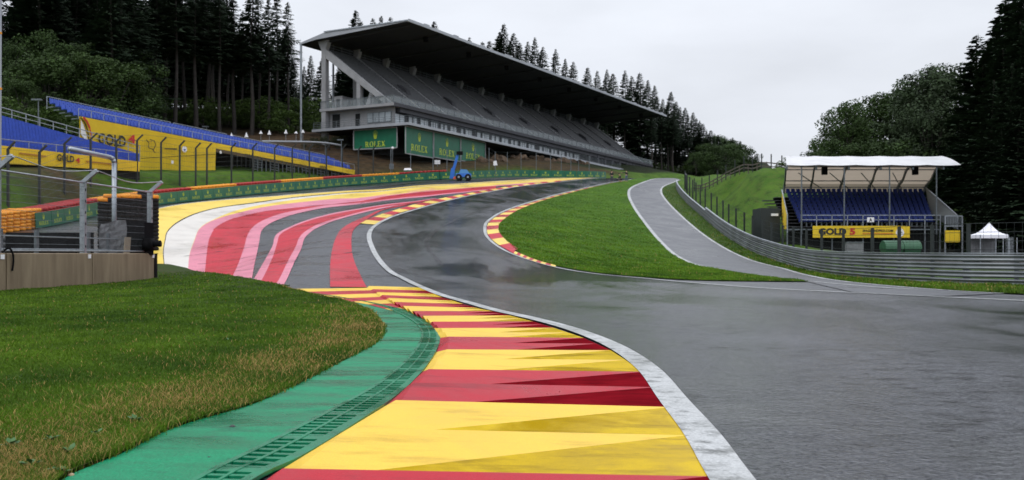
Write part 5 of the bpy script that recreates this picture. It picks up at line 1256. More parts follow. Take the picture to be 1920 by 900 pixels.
# canopy: sloped visor, curved lining and ribs
YF, YR, YB = 81.2, 85.8, 91.5
zf_, zr_ = Z5(309, YF), Z5(292.5, YR)
ribs = [1475, 1530, 1591, 1651, 1711, 1768]
mb = MB()
for i in range(5):
    n = 8; rows = []
    for j in range(5):
        t = j / 4; row = []
        for k in range(n + 1):
            u = k / n; f = ribs[i] + (ribs[i+1] - ribs[i]) * u; sag = .16 * math.sin(math.pi * u)
            xf = X5(f + 34 * (f - 1475) / 293, YF); xr = X5(f - 2, YR)
            row.append(Vector((xf * (1-t) + xr * t, YF * (1-t) + YR * t, zf_ * (1-t) + zr_ * t - sag * .35 + .12 * math.sin(math.pi * t) )))
        rows.append(row)
    mb.grid(rows, CANOPYW); mb.grid([[p - Vector((0, -.02, .03)) for p in r] for r in rows], CANOPYW)
mb.build("canopy", None, g5)
def lining(px, t):
    """curved lining from the visor edge back and down to the top seats"""
    zz = [zf_ - .15, zf_ + .25, zf_ + .15, zf_ - .5, Z5(345, YB), Z5(361, YB)]; yy = [YF + .3, 84.5, 87.5, 90.2, 91.4, 91.6]
    k = min(4, int(t * 5)); f = t * 5 - k; y = yy[k] * (1-f) + yy[k+1] * f; z = zz[k] * (1-f) + zz[k+1] * f
    p2 = px + (1735 - 1768) * t * (px - 1475) / 293 - 6 * t
    return Vector((X5(p2, y) if px < 1760 else X5(p2, y), y, z))
mb = MB(); rows = [[lining(1475 + 293 * k / 30, j / 15) for k in range(31)] for j in range(16)]; mb.grid(rows, BEIGE); mb.build("lining", None, g5)
for px in ribs:
    mb = MB(); q = [lining(px, j / 15) - Vector((0, .12, .1)) for j in range(16)]
    for a, b in zip(q[:-1], q[1:]): mb.bar(a, b, .14, .22, STEELP)
    mb.build("rib", None, g5)
mb = MB()
for t in (.35, .62, .85): mb.bar(lining(1475, t) - Vector((0, .15, .12)), lining(1766, t) - Vector((0, .15, .12)), .08, m=STEELP)
for k in range(4): mb.bar(lining(1500 + k * 62, .45) - Vector((0, .15, .1)), lining(1555 + k * 55, .9) - Vector((0, .15, .1)), .06, m=STEELP)
mb.build("bracing", None, g5)
for px in (1503, 1583, 1668, 1756):
    x = X5(px, 81.4); mb = MB(); mb.tube((x, 81.4, 2.9), (x, 81.4, zf_ - .1), .06, n=6, m=STEELP); mb.build("canopy_post", None, g5)
for px in (1546, 1716): mb = MB(); mb.obox((X5(px, 83), 83, Z5(320, 83)), (.2, 0, 0), (0, .2, 0), (0, 0, .34), BLACK); mb.build("loudspeaker", None, g5)
# left stair with yellow side sheet, right stair with grey mesh
mb = MB()
for k in range(10): mb.box(X5(1474, 82), X5(1494, 82), 81.6 + k * .85, 82.3 + k * .85, 3.2 + k * .315, 3.28 + k * .315, CONC_D)
mb.build("stair", None, g5)
mb = MB(); q = [D(1466, 362, 88.5), D(1474.5, 404, 81.5), D(1474.5, 430, 81.5), D(1466, 428, 84)]; mb.prism(q, (.05, 0, 0), YBAN); mb.build("side_banner", None, g5)
mb = MB(); mb.bar(D(1466, 356, 89), D(1476, 402, 81.4), .09, m=STEEL); mb.bar(D(1476, 402, 81.4), D(1476, 436, 81.4), .09, m=STEEL); mb.build("stair_rail", None, g5)
mb = MB(); q = [D(1736, 352, 91), D(1795, 404, 80.5), D(1795, 430, 80.5), D(1742, 405, 85)]; mb.prism(q, (.05, 0, 0), mat("grey_mesh_panel", (.11, .125, .13), .6)); mb.build("stair_mesh", None, g5)
mb = MB(); mb.bar(q[0], q[1], .08, m=STEEL); mb.bar(q[1], q[2], .08, m=STEEL); mb.build("stair_rail", None, g5)
mb = MB(); Y0 = 80
for px in (1772, 1804): mb.bar((X5(px, Y0), Y0, 1.0), (X5(px, Y0), Y0, Z5(405, Y0)), .10, m=STEEL)
for py in (405, 424): mb.bar((X5(1772, Y0), Y0, Z5(py, Y0)), (X5(1804, Y0), Y0, Z5(py, Y0)), .08, m=STEEL)
for k in range(9): mb.bar((X5(1776 + k * 3, Y0), Y0, Z5(424, Y0)), (X5(1776 + k * 3, Y0), Y0, Z5(405, Y0)), .025, m=STEEL)
mb.build("landing_railing", None, g5)
def flatpanel(name, px0, px1, py0, py1, Y0, m, th, d=.04):
    mb = MB(); mb.box(X5(px0, Y0), X5(px1, Y0), Y0, Y0 + d, Z5(py1, Y0), Z5(py0, Y0), m); return mb.build(name, None, th)
def flattext(th, name, body, px, py, Y0, hpx, wpx, m, bold):
    vs, fs = text_geo(body, 1.0, bold); xs = [v[0] for v in vs]; ys = [v[1] for v in vs]; w, h = max(xs) - min(xs), max(ys) - min(ys); cx, cy = (max(xs) + min(xs)) / 2, (max(ys) + min(ys)) / 2
    k = Y0 / FPX; mb = MB(); put_flat(mb, [((v[0] - cx) / w, (v[1] - cy) / h, 0) for v in vs], fs, (X5(px, Y0), Y0, Z5(py, Y0)), (1, 0, 0), (0, 0, 1), m, wpx * k, hpx * k); return mb.build(name, None, th)
bn = thing("stand_banner", (X5(1615, 81.2), 81.2, Z5(446, 81.2)), "yellow banner with dark lettering and red five under the navy seats", "banner")
flatpanel("fabric", 1524, 1706, 423.5, 445.5, 81.2, YBAN, bn)
flattext(bn, "lettering", "GOLD", 1561, 434, 81.17, 12.5, 52, BLACKT, .045); flattext(bn, "lettering", "5", 1598.5, 434, 81.17, 12.5, 10.5, REDT, .045)
flattext(bn, "small_lettering", "SPAGRANDPRIX.COM", 1646, 432.5, 81.17, 4.6, 57, BLACKT, .03)
mb = MB(); mb.box(X5(1617, 81.17), X5(1675, 81.17), 81.16, 81.17, Z5(438.6, 81.17), Z5(437.6, 81.17), REDT); mb.build("red_line", None, bn)
mb = MB(); put_flat(mb, [(math.cos(a*.314), math.sin(a*.314), 0) for a in range(20)], [tuple(range(20))], (X5(1687.5, 81.17), 81.17, Z5(436, 81.17)), (1, 0, 0), (0, 0, 1), WHITE, .34, .34); mb.build("round_badge", None, bn)
mb = MB(); put_flat(mb, [(-.8, .25, 0), (-.2, .35, 0), (.7, .2, 0), (.75, -.15, 0), (.1, -.05, 0), (.1, -.75, 0), (-.05, -.75, 0), (-.1, -.05, 0), (-.7, -.1, 0)], [(0, 1, 2, 3, 4, 5, 6, 7, 8)], (X5(1687.5, 81.15), 81.15, Z5(436, 81.15)), (1, 0, 0), (0, 0, 1), STEELP, .24, .24); mb.build("badge_motif", None, bn)
sg = thing("letter_sign", (X5(1632.5, 81.4), 81.4, Z5(418, 81.4)), "small white sign with black letter A on the stand's front railing", "sign"); flatpanel("panel", 1626, 1639, 407.5, 416.5, 81.42, WHITE, sg); flattext(sg, "letter", "A", 1632.5, 412, 81.40, 6.5, 5.5, BLACKT, .04)
yp = thing("yellow_panel", (X5(1786, 79.6), 79.6, Z5(456, 79.6)), "square yellow panel below the landing, left of the white tent", "panel"); flatpanel("fabric", 1772, 1800, 432, 454, 79.6, YBAN, yp)
# dark container beside the hill
dc = thing("container", (X5(1444, 84), 84, 3.0), "dark green mesh clad enclosure between green hill and covered stand", "enclosure"); mb = MB(); mb.box(X5(1427, 84), X5(1463, 84), 84, 87, .8, Z5(390, 84), DGREEN); mb.build("body", None, dc)
mb = MB(); mb.box(X5(1446, 83.9), X5(1459, 83.9), 83.85, 83.98, Z5(405, 84), Z5(400.5, 84), WHITE); mb.build("white_plate", None, dc)
# tent
tx0, tx1, ty = X5(1815, 71.9), X5(1891, 70), 70.0; tg = hz((tx0+tx1)/2, ty + .95)
tt = thing("pop_up_tent", ((tx0+tx1)/2, ty + .95, tg), "white pointed pop-up tent right of the covered stand", "tent"); mb = MB(); ze, zp = Z5(440, 70), Z5(417, 71); cxm, cym = X5(1854, 71), 70.95
cs = [Vector((tx0, ty, ze)), Vector((tx1, ty, ze)), Vector((tx1, ty + 1.9, ze)), Vector((tx0, ty + 1.9, ze))]; ap = Vector((cxm, cym, zp))
for a, b in zip(cs, cs[1:] + cs[:1]):
    rows = [[a.lerp(b, i / 6).lerp(ap, j / 6) - Vector((0, 0, .22 * math.sin(math.pi * j / 6))) for i in range(7)] for j in range(7)]; mb.grid(rows, TENTW)
    mb.quad(a, b, b - Vector((0, 0, .25)), a - Vector((0, 0, .25)), TENTW)
mb.build("roof", None, tt)
for c in cs: mb = MB(); mb.tube((c.x, c.y, tg - .2), c, .035, n=6, m=STEEL); mb.build("leg", None, tt)
mb = MB(); mb.quad(cs[2] - Vector((0, 0, .2)), cs[3] - Vector((0, 0, .2)), (cs[3].x, cs[3].y, tg + .4), (cs[2].x, cs[2].y, tg + .4), GREYCL); mb.build("back_wall", None, tt)
cg = thing("cage", (X5(1890, 72), 72, hz(X5(1890, 72), 72)), "grey mesh cage standing at the right side of the white tent", "cage"); mb = MB()
for px in (1886, 1900):
    for y in (71.5, 73.5): mb.bar((X5(px, 72), y, .6), (X5(px, 72), y, Z5(446, 72)), .06, m=STEEL)
mb.build("frame", None, cg); mb = MB()
for k in range(12): mb.bar((X5(1886 + k * 1.27, 71.5), 71.5, .7), (X5(1886 + k * 1.27, 71.5), 71.5, Z5(446, 72)), .015, m=STEEL)
for k in range(9): z = .9 + k * .2; mb.bar((X5(1886, 71.5), 71.5, z), (X5(1900, 71.5), 71.5, z), .015, m=STEEL)
mb.build("mesh_side", None, cg)
# waste containers with rounded lids
for px, w, lab in ((1672, 34, "green waste container with rounded lid below the banner, left of the pair"), (1706, 32, "green waste container with rounded lid below the banner, right of the pair")):
    Y0 = 64; x = X5(px, Y0); g = hz(x, Y0); hw = w / 2 * Y0 / FPX; zt = Z5(451, Y0); th = thing("waste_container", (x, Y0, g), lab, "waste container", "green waste containers by the guard rail")
    mb = MB(); mb.hexa([(x-hw*.85, Y0-.4, g+.2), (x+hw*.85, Y0-.4, g+.2), (x+hw*.85, Y0+.4, g+.2), (x-hw*.85, Y0+.4, g+.2)], [(x-hw*.97, Y0-.55, zt-.55), (x+hw*.97, Y0-.55, zt-.55), (x+hw*.97, Y0+.55, zt-.55), (x-hw*.97, Y0+.55, zt-.55)], BINGR); mb.build("tub", None, th)
    mb = MB(); rows = [[(x + sx2 * hw, Y0 - .6 * math.cos(a), zt - .54 + .54 * math.sin(a)) for a in [math.pi * j / 10 for j in range(11)]] for sx2 in (-1, 1)]; mb.grid(rows, BINGR); mb.add(rows[0], [tuple(range(11))], BINGR); mb.add(rows[1], [tuple(range(11))[::-1]], BINGR); mb.build("lid", None, th)
    for sx2 in (-.7, .7): mb = MB(); mb.tube((x + sx2*hw - .04, Y0 - .4, g + .1), (x + sx2*hw + .04, Y0 - .4, g + .1), .1, n=10, m=BLACK); mb.build("wheel", None, th)
th = thing("equipment_cabinet", (X5(1604, 63), 63, hz(X5(1604, 63), 63)), "low grey cabinet behind the guard rail under the banner's red five", "cabinet"); g = th.location.z
mb = MB(); mb.box(X5(1588, 63), X5(1619, 63), 63, 63.8, g, Z5(455, 63), GREYCL); mb.build("body", None, th); mb = MB(); mb.box(X5(1587, 63), X5(1620, 63), 62.95, 63.85, Z5(455, 63), Z5(453.5, 63), STEEL); mb.build("lid", None, th)
mb = MB(); mb.box(X5(1606, 63), X5(1619, 63), 62.96, 62.998, g + .05, Z5(476, 63), BALU); mb.build("pale_panel", None, th)

# ------------------------------------------------------------------ lift machine, cabin, white sign
Y0 = 136.5; cx0, cy0 = gxy(860, Y0); g = float(prof(cx0, cy0)) + .03
tel = thing("telescopic_lift", (cx0, cy0, g), "blue telescopic lift machine with raised boom, parked in front of the green boards", "lift machine")
def TB(u, v, z): return Vector((cx0 + u, cy0 + v, g + z))
mb = MB(); mb.hexa([TB(-.4, -.7, .45), TB(1.75, -.7, .45), TB(1.75, .7, .45), TB(-.4, .7, .45)], [TB(-.35, -.65, .95), TB(1.7, -.65, .95), TB(1.7, .65, .95), TB(-.35, .65, .95)], TBLUE); mb.build("chassis", None, tel)
mb = MB(); mb.hexa([TB(.05, -.65, .95), TB(1.5, -.65, .95), TB(1.5, .65, .95), TB(.05, .65, .95)], [TB(.3, -.55, 1.5), TB(1.15, -.55, 1.45), TB(1.15, .55, 1.45), TB(.3, .55, 1.5)], mat("machine_light_blue", (.045, .20, .46), .4, .1, 2)); mb.build("engine_cover", None, tel)
for u in (.05, 1.3):
    for v in (-.82, .82):
        mb = MB(); mb.tube(TB(u, v - .15, .42), TB(u, v + .15, .42), .42, n=16, m=BLACKTY); w_ = mb.build("wheel", None, tel)
        mb = MB(); mb.tube(TB(u, v - .17, .42), TB(u, v + .17, .42), .14, n=10, m=STEEL); mb.build("rim", None, w_)
mb = MB(); mb.hexa([TB(-1.25, -.3, .25), TB(-.55, -.3, .25), TB(-.55, .3, .25), TB(-1.25, .3, .25)], [TB(-1.0, -.3, 1.7), TB(-.55, -.3, 1.7), TB(-.55, .3, 1.7), TB(-1.0, .3, 1.7)], TBLUE); mb.build("mast_base", None, tel)
mb = MB(); mb.bar(TB(-.85, 0, 1.0), TB(-.15, 0, 3.45), .36, .36, TBLUE); bo = mb.build("boom", None, tel); mb = MB(); mb.bar(TB(-.25, 0, 3.1), TB(.0, 0, 3.85), .24, .24, TBLUE); mb.build("boom_extension", None, bo)
mb = MB(); mb.obox(TB(.15, 0, 3.75), (.42, 0, 0), (0, .4, 0), (0, 0, .22), BLACK); mb.bar(TB(-.25, 0, 3.6), TB(.5, 0, 4.0), .12, m=BLACK); mb.build("lifting_head", None, tel)
mb = MB(); mb.hexa([TB(-.75, -.75, .12), TB(-.15, -.75, .12), TB(-.15, -.45, .12), TB(-.75, -.45, .12)], [TB(-.6, -.7, .5), TB(-.2, -.7, .5), TB(-.2, -.45, .5), TB(-.6, -.45, .5)], RUST); mb.build("stabiliser", None, tel)
def onbar(px, back): 
    s = s_of_px(px); p, d = bar_at(s); nn = np.array((-d[1], d[0])); q = p + nn * back; return q[0], q[1], hz(q[0], q[1])
x, y, z = onbar(777, 2.2); z = max(z, 1.3 + (HY - 334) / FPX * y)
pt = thing("portable_toilet", (x, y, z - .4), "green cabin with white roof behind the tyre barrier, left of the lift machine", "cabin"); mb = MB(); mb.box(x - .5, x + .5, y - .5, y + .5, z - .8, z + .95, BGREEN); mb.build("body", None, pt)
mb = MB(); mb.hexa([(x-.55, y-.55, z+.951), (x+.55, y-.55, z+.951), (x+.55, y+.55, z+.951), (x-.55, y+.55, z+.951)], [(x-.4, y-.4, z+1.25), (x+.4, y-.4, z+1.25), (x+.4, y+.4, z+1.25), (x-.4, y+.4, z+1.25)], WHITE); mb.build("roof", None, pt)
a = D(820, 304, 147); sg = thing("white_sign", (a.x, a.y, hz(a.x, a.y)), "white rectangular sign on the fence under the middle green billboard", "sign"); mb = MB(); mb.obox(a, (.42, 0, 0), (0, .03, 0), (0, 0, .30), WHITE); mb.build("panel", None, sg); mb = MB(); mb.bar((a.x, a.y + .06, hz(a.x, a.y) - .2), (a.x, a.y + .06, a.z + .2), .06, m=STEELP); mb.build("post", None, sg)
a = D(929, 306, 150); sg = thing("white_board", (a.x, a.y, hz(a.x, a.y)), "tilted white board on the rocky bank right of the last billboard", "board"); mb = MB(); mb.hexa([a + Vector(v) for v in ((-.3, 0, -.35), (.3, 0, -.3), (.3, .05, -.3), (-.3, .05, -.35))], [a + Vector(v) for v in ((-.32, 0, .3), (.15, 0, .4), (.15, .05, .4), (-.32, .05, .3))], WHITE); mb.build("panel", None, sg)
mb = MB(); mb.bar((a.x, a.y + .1, hz(a.x, a.y) - .2), (a.x, a.y + .1, a.z), .06, m=STEELP); mb.build("post", None, sg)
a = D(736, 279, 140); th = thing("globe_lamp", (a.x, a.y, hz(a.x, a.y)), "thin post with white globe under the right edge of the end billboard", "lamp post"); mb = MB(); mb.tube((a.x, a.y, hz(a.x, a.y) - .3), a, .05, n=6, m=STEELP); mb.build("pole", None, th); mb = MB(); mb.ball(a + Vector((0, 0, .12)), .2, 10, WHITE); mb.build("globe", None, th, True)
mb = MB(); b = D(734, 312, 139.9); mb.obox(b, (.3, 0, 0), (0, .1, 0), (0, 0, .35), STEELP); mb.build("box", None, th)
# rocks exposed in the cutting below the stand
ROCK = mat("brown_rock", (.05, .032, .020), .9, .45, .9, .9, 3, col2=(.15, .095, .055))
for k in range(16):
    px = 905 + k * 13 + rng.uniform(-4, 4); x, y = gxy(px, 160 + (px - 905) * .16 + rng.uniform(-2, 2)); z = hz(x, y); bm = bmesh.new(); bmesh.ops.create_icosphere(bm, subdivisions=2, radius=1); r_ = rng.uniform(.5, 1.0)
    for v in bm.verts: v.co = Vector((v.co.x * r_ * 1.3, v.co.y * r_, v.co.z * r_ * .9)) * (1 + .28 * math.sin(v.co.x * 4 + k) * math.cos(v.co.z * 5 + k * 2) + rng.uniform(-.06, .06))
    me = bpy.data.meshes.new("rock"); bm.to_mesh(me); bm.free(); me.materials.append(ROCK); o = bpy.data.objects.new("rock", me); COL.objects.link(o); o.location = (x, y, z - .1); o.rotation_euler = (rng.random(), rng.random(), rng.random() * 6)
    tag(o, "brown rock in the rough cutting between the green boards and the grandstand", "rock", "rocks in the cutting below the grandstand")

# ------------------------------------------------------------------ people on the track
def skin_mesh(name, joints, edges, m, parent, root=0):
    me = bpy.data.meshes.new(name); off = wloc(parent); me.from_pydata([(j[0]-off.x, j[1]-off.y, j[2]-off.z) for j in joints], edges, [])
    o = bpy.data.objects.new(name, me); COL.objects.link(o); o.parent = parent
    sk = o.modifiers.new("skin", 'SKIN'); sk.use_smooth_shade = True
    for v, j in zip(me.skin_vertices[0].data, joints): v.radius = (j[3], j[3] * (j[4] if len(j) > 4 else 1))
    me.skin_vertices[0].data[root].use_root = True
    o.modifiers.new("sub", 'SUBSURF').levels = 1; o.modifiers["sub"].render_levels = 1
    me.materials.append(m); return o
JACK = mat("black_jacket", (.012, .013, .016), .8); JEAN = mat("blue_jeans", (.10, .14, .20), .8, .15, 8); GREYT = mat("grey_trousers", (.05, .055, .07), .8); HAIR = mat("dark_hair", (.015, .011, .008), .7); SHOE = mat("dark_shoe", (.02, .02, .022), .6)
def person(loc, face, lab, top, legs, arm_out=False, crouch=False, bare=False):
    x, y, z = loc; th = thing("person", loc, lab, "person", None); c, s = math.cos(face), math.sin(face)
    def q(u, v, w, r, f=1.0): return (x + u * c - v * s, y + u * s + v * c, z + w, r, f)
    dz = -.42 if crouch else 0; fw = .14 if crouch else 0.0; kn = .32 if crouch else .03
    hip, che, nk = (0, -.0, .93 + dz), (0, fw + .02, 1.30 + dz), (0, fw * 1.8 + .04, 1.47 + dz)
    J = [q(0, 0, .95 + dz, .135, .8), q(0, fw * .5, 1.12 + dz, .13, .75), q(0, fw, 1.32 + dz, .155, .7), q(0, fw * 1.5, 1.45 + dz, .075), q(0, fw * 1.8 + .02, 1.56 + dz, .075), q(0, fw * 2 + .03, 1.66 + dz, .095)]
    E = [(0, 1), (1, 2), (2, 3), (3, 4), (4, 5)]
    feet = []
    for sd2 in (-1, 1):
        b = len(J); J += [q(.09 * sd2, 0, .88 + dz, .09), q(.11 * sd2, kn, .50 + dz * .55, .066), q(.11 * sd2, -.02 if not crouch else -.10, .10, .045), q(.12 * sd2, .14 if not crouch else .06, .04, .04)]
        E += [(0, b), (b, b+1), (b+1, b+2), (b+2, b+3)]; feet.append((b+1, b+2, b+3))
        b = len(J)
        if arm_out and sd2 == 1: J += [q(.19, fw, 1.40 + dz, .055), q(.40, .12, 1.34 + dz, .045), q(.62, .22, 1.42 + dz, .034), q(.71, .24, 1.44 + dz, .032)]
        elif crouch: J += [q(.19 * sd2, fw, 1.38 + dz, .055), q(.24 * sd2, fw + .16, 1.14 + dz, .045), q(.12 * sd2, fw + .34, 1.0 + dz, .034), q(.09 * sd2, fw + .42, .97 + dz, .03)]
        else: J += [q(.19 * sd2, 0, 1.40, .055), q(.26 * sd2, -.02, 1.12, .045), q(.18 * sd2, .16, .98, .034), q(.12 * sd2, .22, .96, .032)]
        E += [(2, b), (b, b+1), (b+1, b+2), (b+2, b+3)]
    skin_mesh("body", J, E, SKIN, th)
    g = 1.22
    JJ = [(*J[i][:3], J[i][3] * g, J[i][4]) for i in (0, 1, 2, 3)]; JJ[3] = (*J[3][:3], J[3][3] * 1.0, 1.0); EE = [(0, 1), (1, 2), (2, 3)]
    for a in (10, 18):
        b = len(JJ); JJ += [(*J[a + i][:3], J[a + i][3] * g, 1.0) for i in (0, 1, 2)]; EE += [(2, b), (b, b+1), (b+1, b+2)]
    skin_mesh("jacket", JJ, EE, top, th)
    JJ = [(*J[0][:3], J[0][3] * 1.12, J[0][4])]; EE = []
    for a in (6, 14):
        b = len(JJ); JJ += [(*J[a + i][:3], J[a + i][3] * 1.25, 1.0) for i in ((0, 1) if bare else (0, 1, 2))]; EE += [(0, b), (b, b+1)] + ([] if bare else [(b+1, b+2)])
    skin_mesh("trousers", JJ, EE, legs, th)
    mb = MB(); h = J[5]; mb.ball((h[0] - .02 * -s, h[1] - .02 * c, h[2] + .035), .112, 10, HAIR, (1, 1, .95)); mb.build("hair", None, th, True)
    return th
def gp(px, py): x, y = P(px, py, .03); return (x, y, float(prof(x, y)) + .035)
person(gp(1147, 342.2), R(190), "person in dark jacket standing on the track, left of the other two people", JACK, GREYT)
person(gp(1174.5, 341), R(150), "person in black jacket and jeans with one arm stretched out, at the grass edge", JACK, JEAN, arm_out=True)
person(gp(1164.5, 342), R(100), "person in black top and shorts crouching on the track edge", JACK, JACK, crouch=True, bare=True)
# ------------------------------------------------------------------ trees
LEAF = attr_mat("leaf", "tint", .75, .25, .18); NEEDLE = attr_mat("needle", "tint", .85, .15, .08)
def foliage_obj(name, V, F, C, m, parent):
    me = bpy.data.meshes.new(name); me.from_pydata(V, [], F); me.materials.append(m)
    a = me.color_attributes.new("tint", 'FLOAT_COLOR', 'POINT'); a.data.foreach_set("color", np.array(C, np.float32).ravel()); me.update()
    o = bpy.data.objects.new(name, me); COL.objects.link(o); o.parent = parent; return o
def conifer(Ht, bare, Rm, seed, dens=1.0, pine=False, name="spruce_tree"):
    """tapered trunk; whorls of drooping boughs, each hung with many small needle sprays"""
    r = random.Random(seed); th = thing(name, (0, 0, 0), "", "tree")
    mb = MB(); n = 8; pts = [Vector((.12 * math.sin(i * 1.1 + seed), .12 * math.cos(i * .9 + seed), Ht * i / n)) for i in range(n + 1)]
    for i in range(n): mb.tube(pts[i] - Vector((0, 0, .5 if i == 0 else 0)), pts[i + 1], .26 * (1 - i / n) * Ht / 24 + .03, .26 * (1 - (i + 1) / n) * Ht / 24 + .03, 7, BARK, cap=False)
    for k in range(int(10 * bare + 3)):     # dead snags below the crown
        z = Ht * bare * r.uniform(.35, 1); a = r.uniform(0, 6.28); mb.tube((0, 0, z), (math.cos(a) * r.uniform(.5, 1.5), math.sin(a) * r.uniform(.5, 1.5), z - .2), .03, .01, 4, BARK, cap=False)
    mb.build("trunk", None, th, True)
    V, F, C = [], [], []
    z = Ht * bare; wh = .34 / dens
    while z < Ht - .15:
        u = (z - Ht * bare) / (Ht * (1 - bare)); L0 = Rm * (1 - u) ** .88 * (min(1, .55 + u * 3.2) if bare > .1 else 1) + .12
        wf_ = r.uniform(.70, 1.18); L0 *= wf_; nb_ = max(5, int((8 if not pine else 7) * dens)); ph = r.uniform(0, 6.28)
        for b in range(nb_):
            if r.random() < (.16 if not pine else .28): continue
            a = ph + 6.283 * b / nb_ + r.uniform(-.3, .3); L = L0 * r.uniform(.6, 1.12); dr_0 = r.uniform(.10, .38) * (1 - u * .9); dx, dy = math.cos(a), math.sin(a); zz = z + r.uniform(-.2, .2)
            ns = max(4, int(L / .26)); br = r.uniform(.65, 1.35)
            for k in range(ns):
                t = (k + .6) / ns
                if not pine and t < .18: continue
                px, py, pz = dx * L * t, dy * L * t, zz - dr_0 * L * t * t * 1.3 + .16 * L * t * t * t
                w = (.30 + .52 * (1 - abs(2 * t - 1)) ** .7) * (.75 + .25 * L / Rm) * (.40 + .60 * min(1, L / 1.3)); tip = (1 - t)
                for sgn in (-1, 1):
                    if r.random() < .12: continue
                    ang = a + sgn * r.uniform(.5, 1.25); l2 = w * r.uniform(.8, 1.5); i = len(V); ex, ey = math.cos(ang), math.sin(ang); hd = r.uniform(.10, .42)
                    wd = l2 * .26
                    V += [(px, py, pz), (px + ex * l2 * .55 - ey * wd, py + ey * l2 * .55 + ex * wd, pz - hd * l2 * .4), (px + ex * l2, py + ey * l2, pz - hd * l2), (px + ex * l2 * .5 + ey * wd, py + ey * l2 * .5 - ex * wd, pz - hd * l2 * .7 - .05)]
                    F.append((i, i + 1, i + 2, i + 3)); g = br * r.uniform(.75, 1.25)
                    c = (.016 * g, .030 * g, .014 * g, 1) if not pine else (.020 * g, .034 * g, .018 * g, 1); C += [c] * 4
        z += wh * r.uniform(.75, 1.25) * (1.0 if u < .7 else .7)
    i = len(V); V += [(-.05, 0, Ht - .6), (.05, 0, Ht - .6), (0, 0, Ht + .25)]; F.append((i, i + 1, i + 2)); C += [(.02, .035, .016, 1)] * 3
    foliage_obj("crown", V, F, C, NEEDLE, th); return th
def broadleaf(Ht, Rm, seed, col, nclump=60, per=120, base=.14, leaf=.38, name="broadleaf_tree", shape=1.0):
    r = random.Random(seed); th = thing(name, (0, 0, 0), "", "tree"); mb = MB()
    mb.tube((0, 0, -.5), (.1, 0, Ht * .35), .02 * Ht + .03, .014 * Ht + .02, 8, BARK); cl_ = []
    for k in range(nclump):
        u = r.uniform(0, 1); a = r.uniform(0, 6.283); zz = Ht * (base + (1 - base) * (u ** .8)); env = math.sin(math.pi * min(1, max(.06, (.20 + .80 * u) * shape)) * .95) ** .6
        rad = Rm * env * math.sqrt(r.uniform(.15, 1)); cl_.append((math.cos(a) * rad, math.sin(a) * rad, zz * r.uniform(.93, 1.0), r.uniform(.5, 1.05) * Rm * .33))
    for c in cl_[::3]:
        m_ = Vector((c[0] * .4, c[1] * .4, Ht * .35 + (c[2] - Ht * .35) * .5)); mb.tube((.1, 0, Ht * .32), m_, .009 * Ht, .006 * Ht, 5, BARK, cap=False); mb.tube(m_, c[:3], .006 * Ht, .01, 4, BARK, cap=False)
    mb.build("trunk", None, th, True); V, F, C = [], [], []
    for (x, y, z, q) in cl_:
        sh = r.uniform(.7, 1.4)
        for k in range(per):
            while True:
                d = Vector((r.uniform(-1, 1), r.uniform(-1, 1), r.uniform(-1, 1)))
                if .1 < d.length < 1: break
            d = d.normalized() * (d.length ** .45); p = Vector((x, y, z)) + Vector((d.x * q, d.y * q, d.z * q * .75)); s_ = leaf * r.uniform(.5, 1.15)
            n_ = (d + Vector((r.uniform(-.8, .8), r.uniform(-.8, .8), r.uniform(-.2, 1.1)))).normalized(); t_ = n_.orthogonal().normalized(); t_ = Matrix.Rotation(r.uniform(0, 6.28), 3, n_) @ t_; b_ = n_.cross(t_)
            i = len(V); V += [tuple(p - t_ * s_ * .5), tuple(p + b_ * s_ * .28), tuple(p + t_ * s_ * .5), tuple(p - b_ * s_ * .28)]; F.append((i, i+1, i+2, i+3)); g = sh * r.uniform(.7, 1.3); C += [(col[0] * g, col[1] * g, col[2] * g, 1)] * 4
    foliage_obj("crown", V, F, C, LEAF, th); return th
PINES = [conifer(24, .46, 3.3, 11 + k, 1.0, True, "pine_tree") for k in range(3)]
SPR = [conifer(24, .10, 5.0, 31 + k, 1.05) for k in range(4)]
TSP = [conifer(25, .34, 4.6, 51 + k, 1.0) for k in range(3)]
BRO = [broadleaf(13, 4.6, 71 + k, (.030, .056, .013)) for k in range(2)]
BROL = [broadleaf(12, 4.6, 81 + k, (.034, .062, .014), 70, 130) for k in range(2)]
BROG = [broadleaf(17, 4.4, 91 + k, (.034, .054, .024), 66, 120, .12) for k in range(2)]
SHR = [broadleaf(4.2, 2.3, 101 + k, (.042, .075, .012), 28, 90, .05, .26, "shrub") for k in range(2)]
SHRD = [broadleaf(4.2, 2.3, 111 + k, (.024, .030, .012), 24, 80, .05, .22, "shrub") for k in range(2)]
used = {}
def plant(protos, x, y, h, lab, grp, wide=1.0, dz=0.0, src_h=None):
    k = rng.randrange(len(protos)); p = protos[k]; base = {id(PINES): 24, id(SPR): 24, id(TSP): 25, id(BRO): 13, id(BROL): 12, id(BROG): 17, id(SHR): 4.2, id(SHRD): 4.2}[id(protos)]
    sz = h / base; rz = rng.uniform(0, 6.28); z = hz(x, y) + dz
    o = p if not used.get(p.name) else dup(p, (0, 0, 0)); used[p.name] = 1
    o.location = (x, y, z); o.rotation_euler = (0, 0, rz); w = sz * wide * rng.uniform(.78, 1.3); o.scale = (w, w, sz); tag(o, lab, "tree" if protos not in (SHR, SHRD) else "shrub", grp); return o
def plant_px(protos, px, Y0, top, lab, grp, wide=1.0, dz=0.0):
    x, y = gxy(px, Y0); h = 1.3 + (HY - top) / FPX * Y0 - (hz(x, y) + dz); return plant(protos, x, y, max(2.0, h), lab, grp, wide, dz)
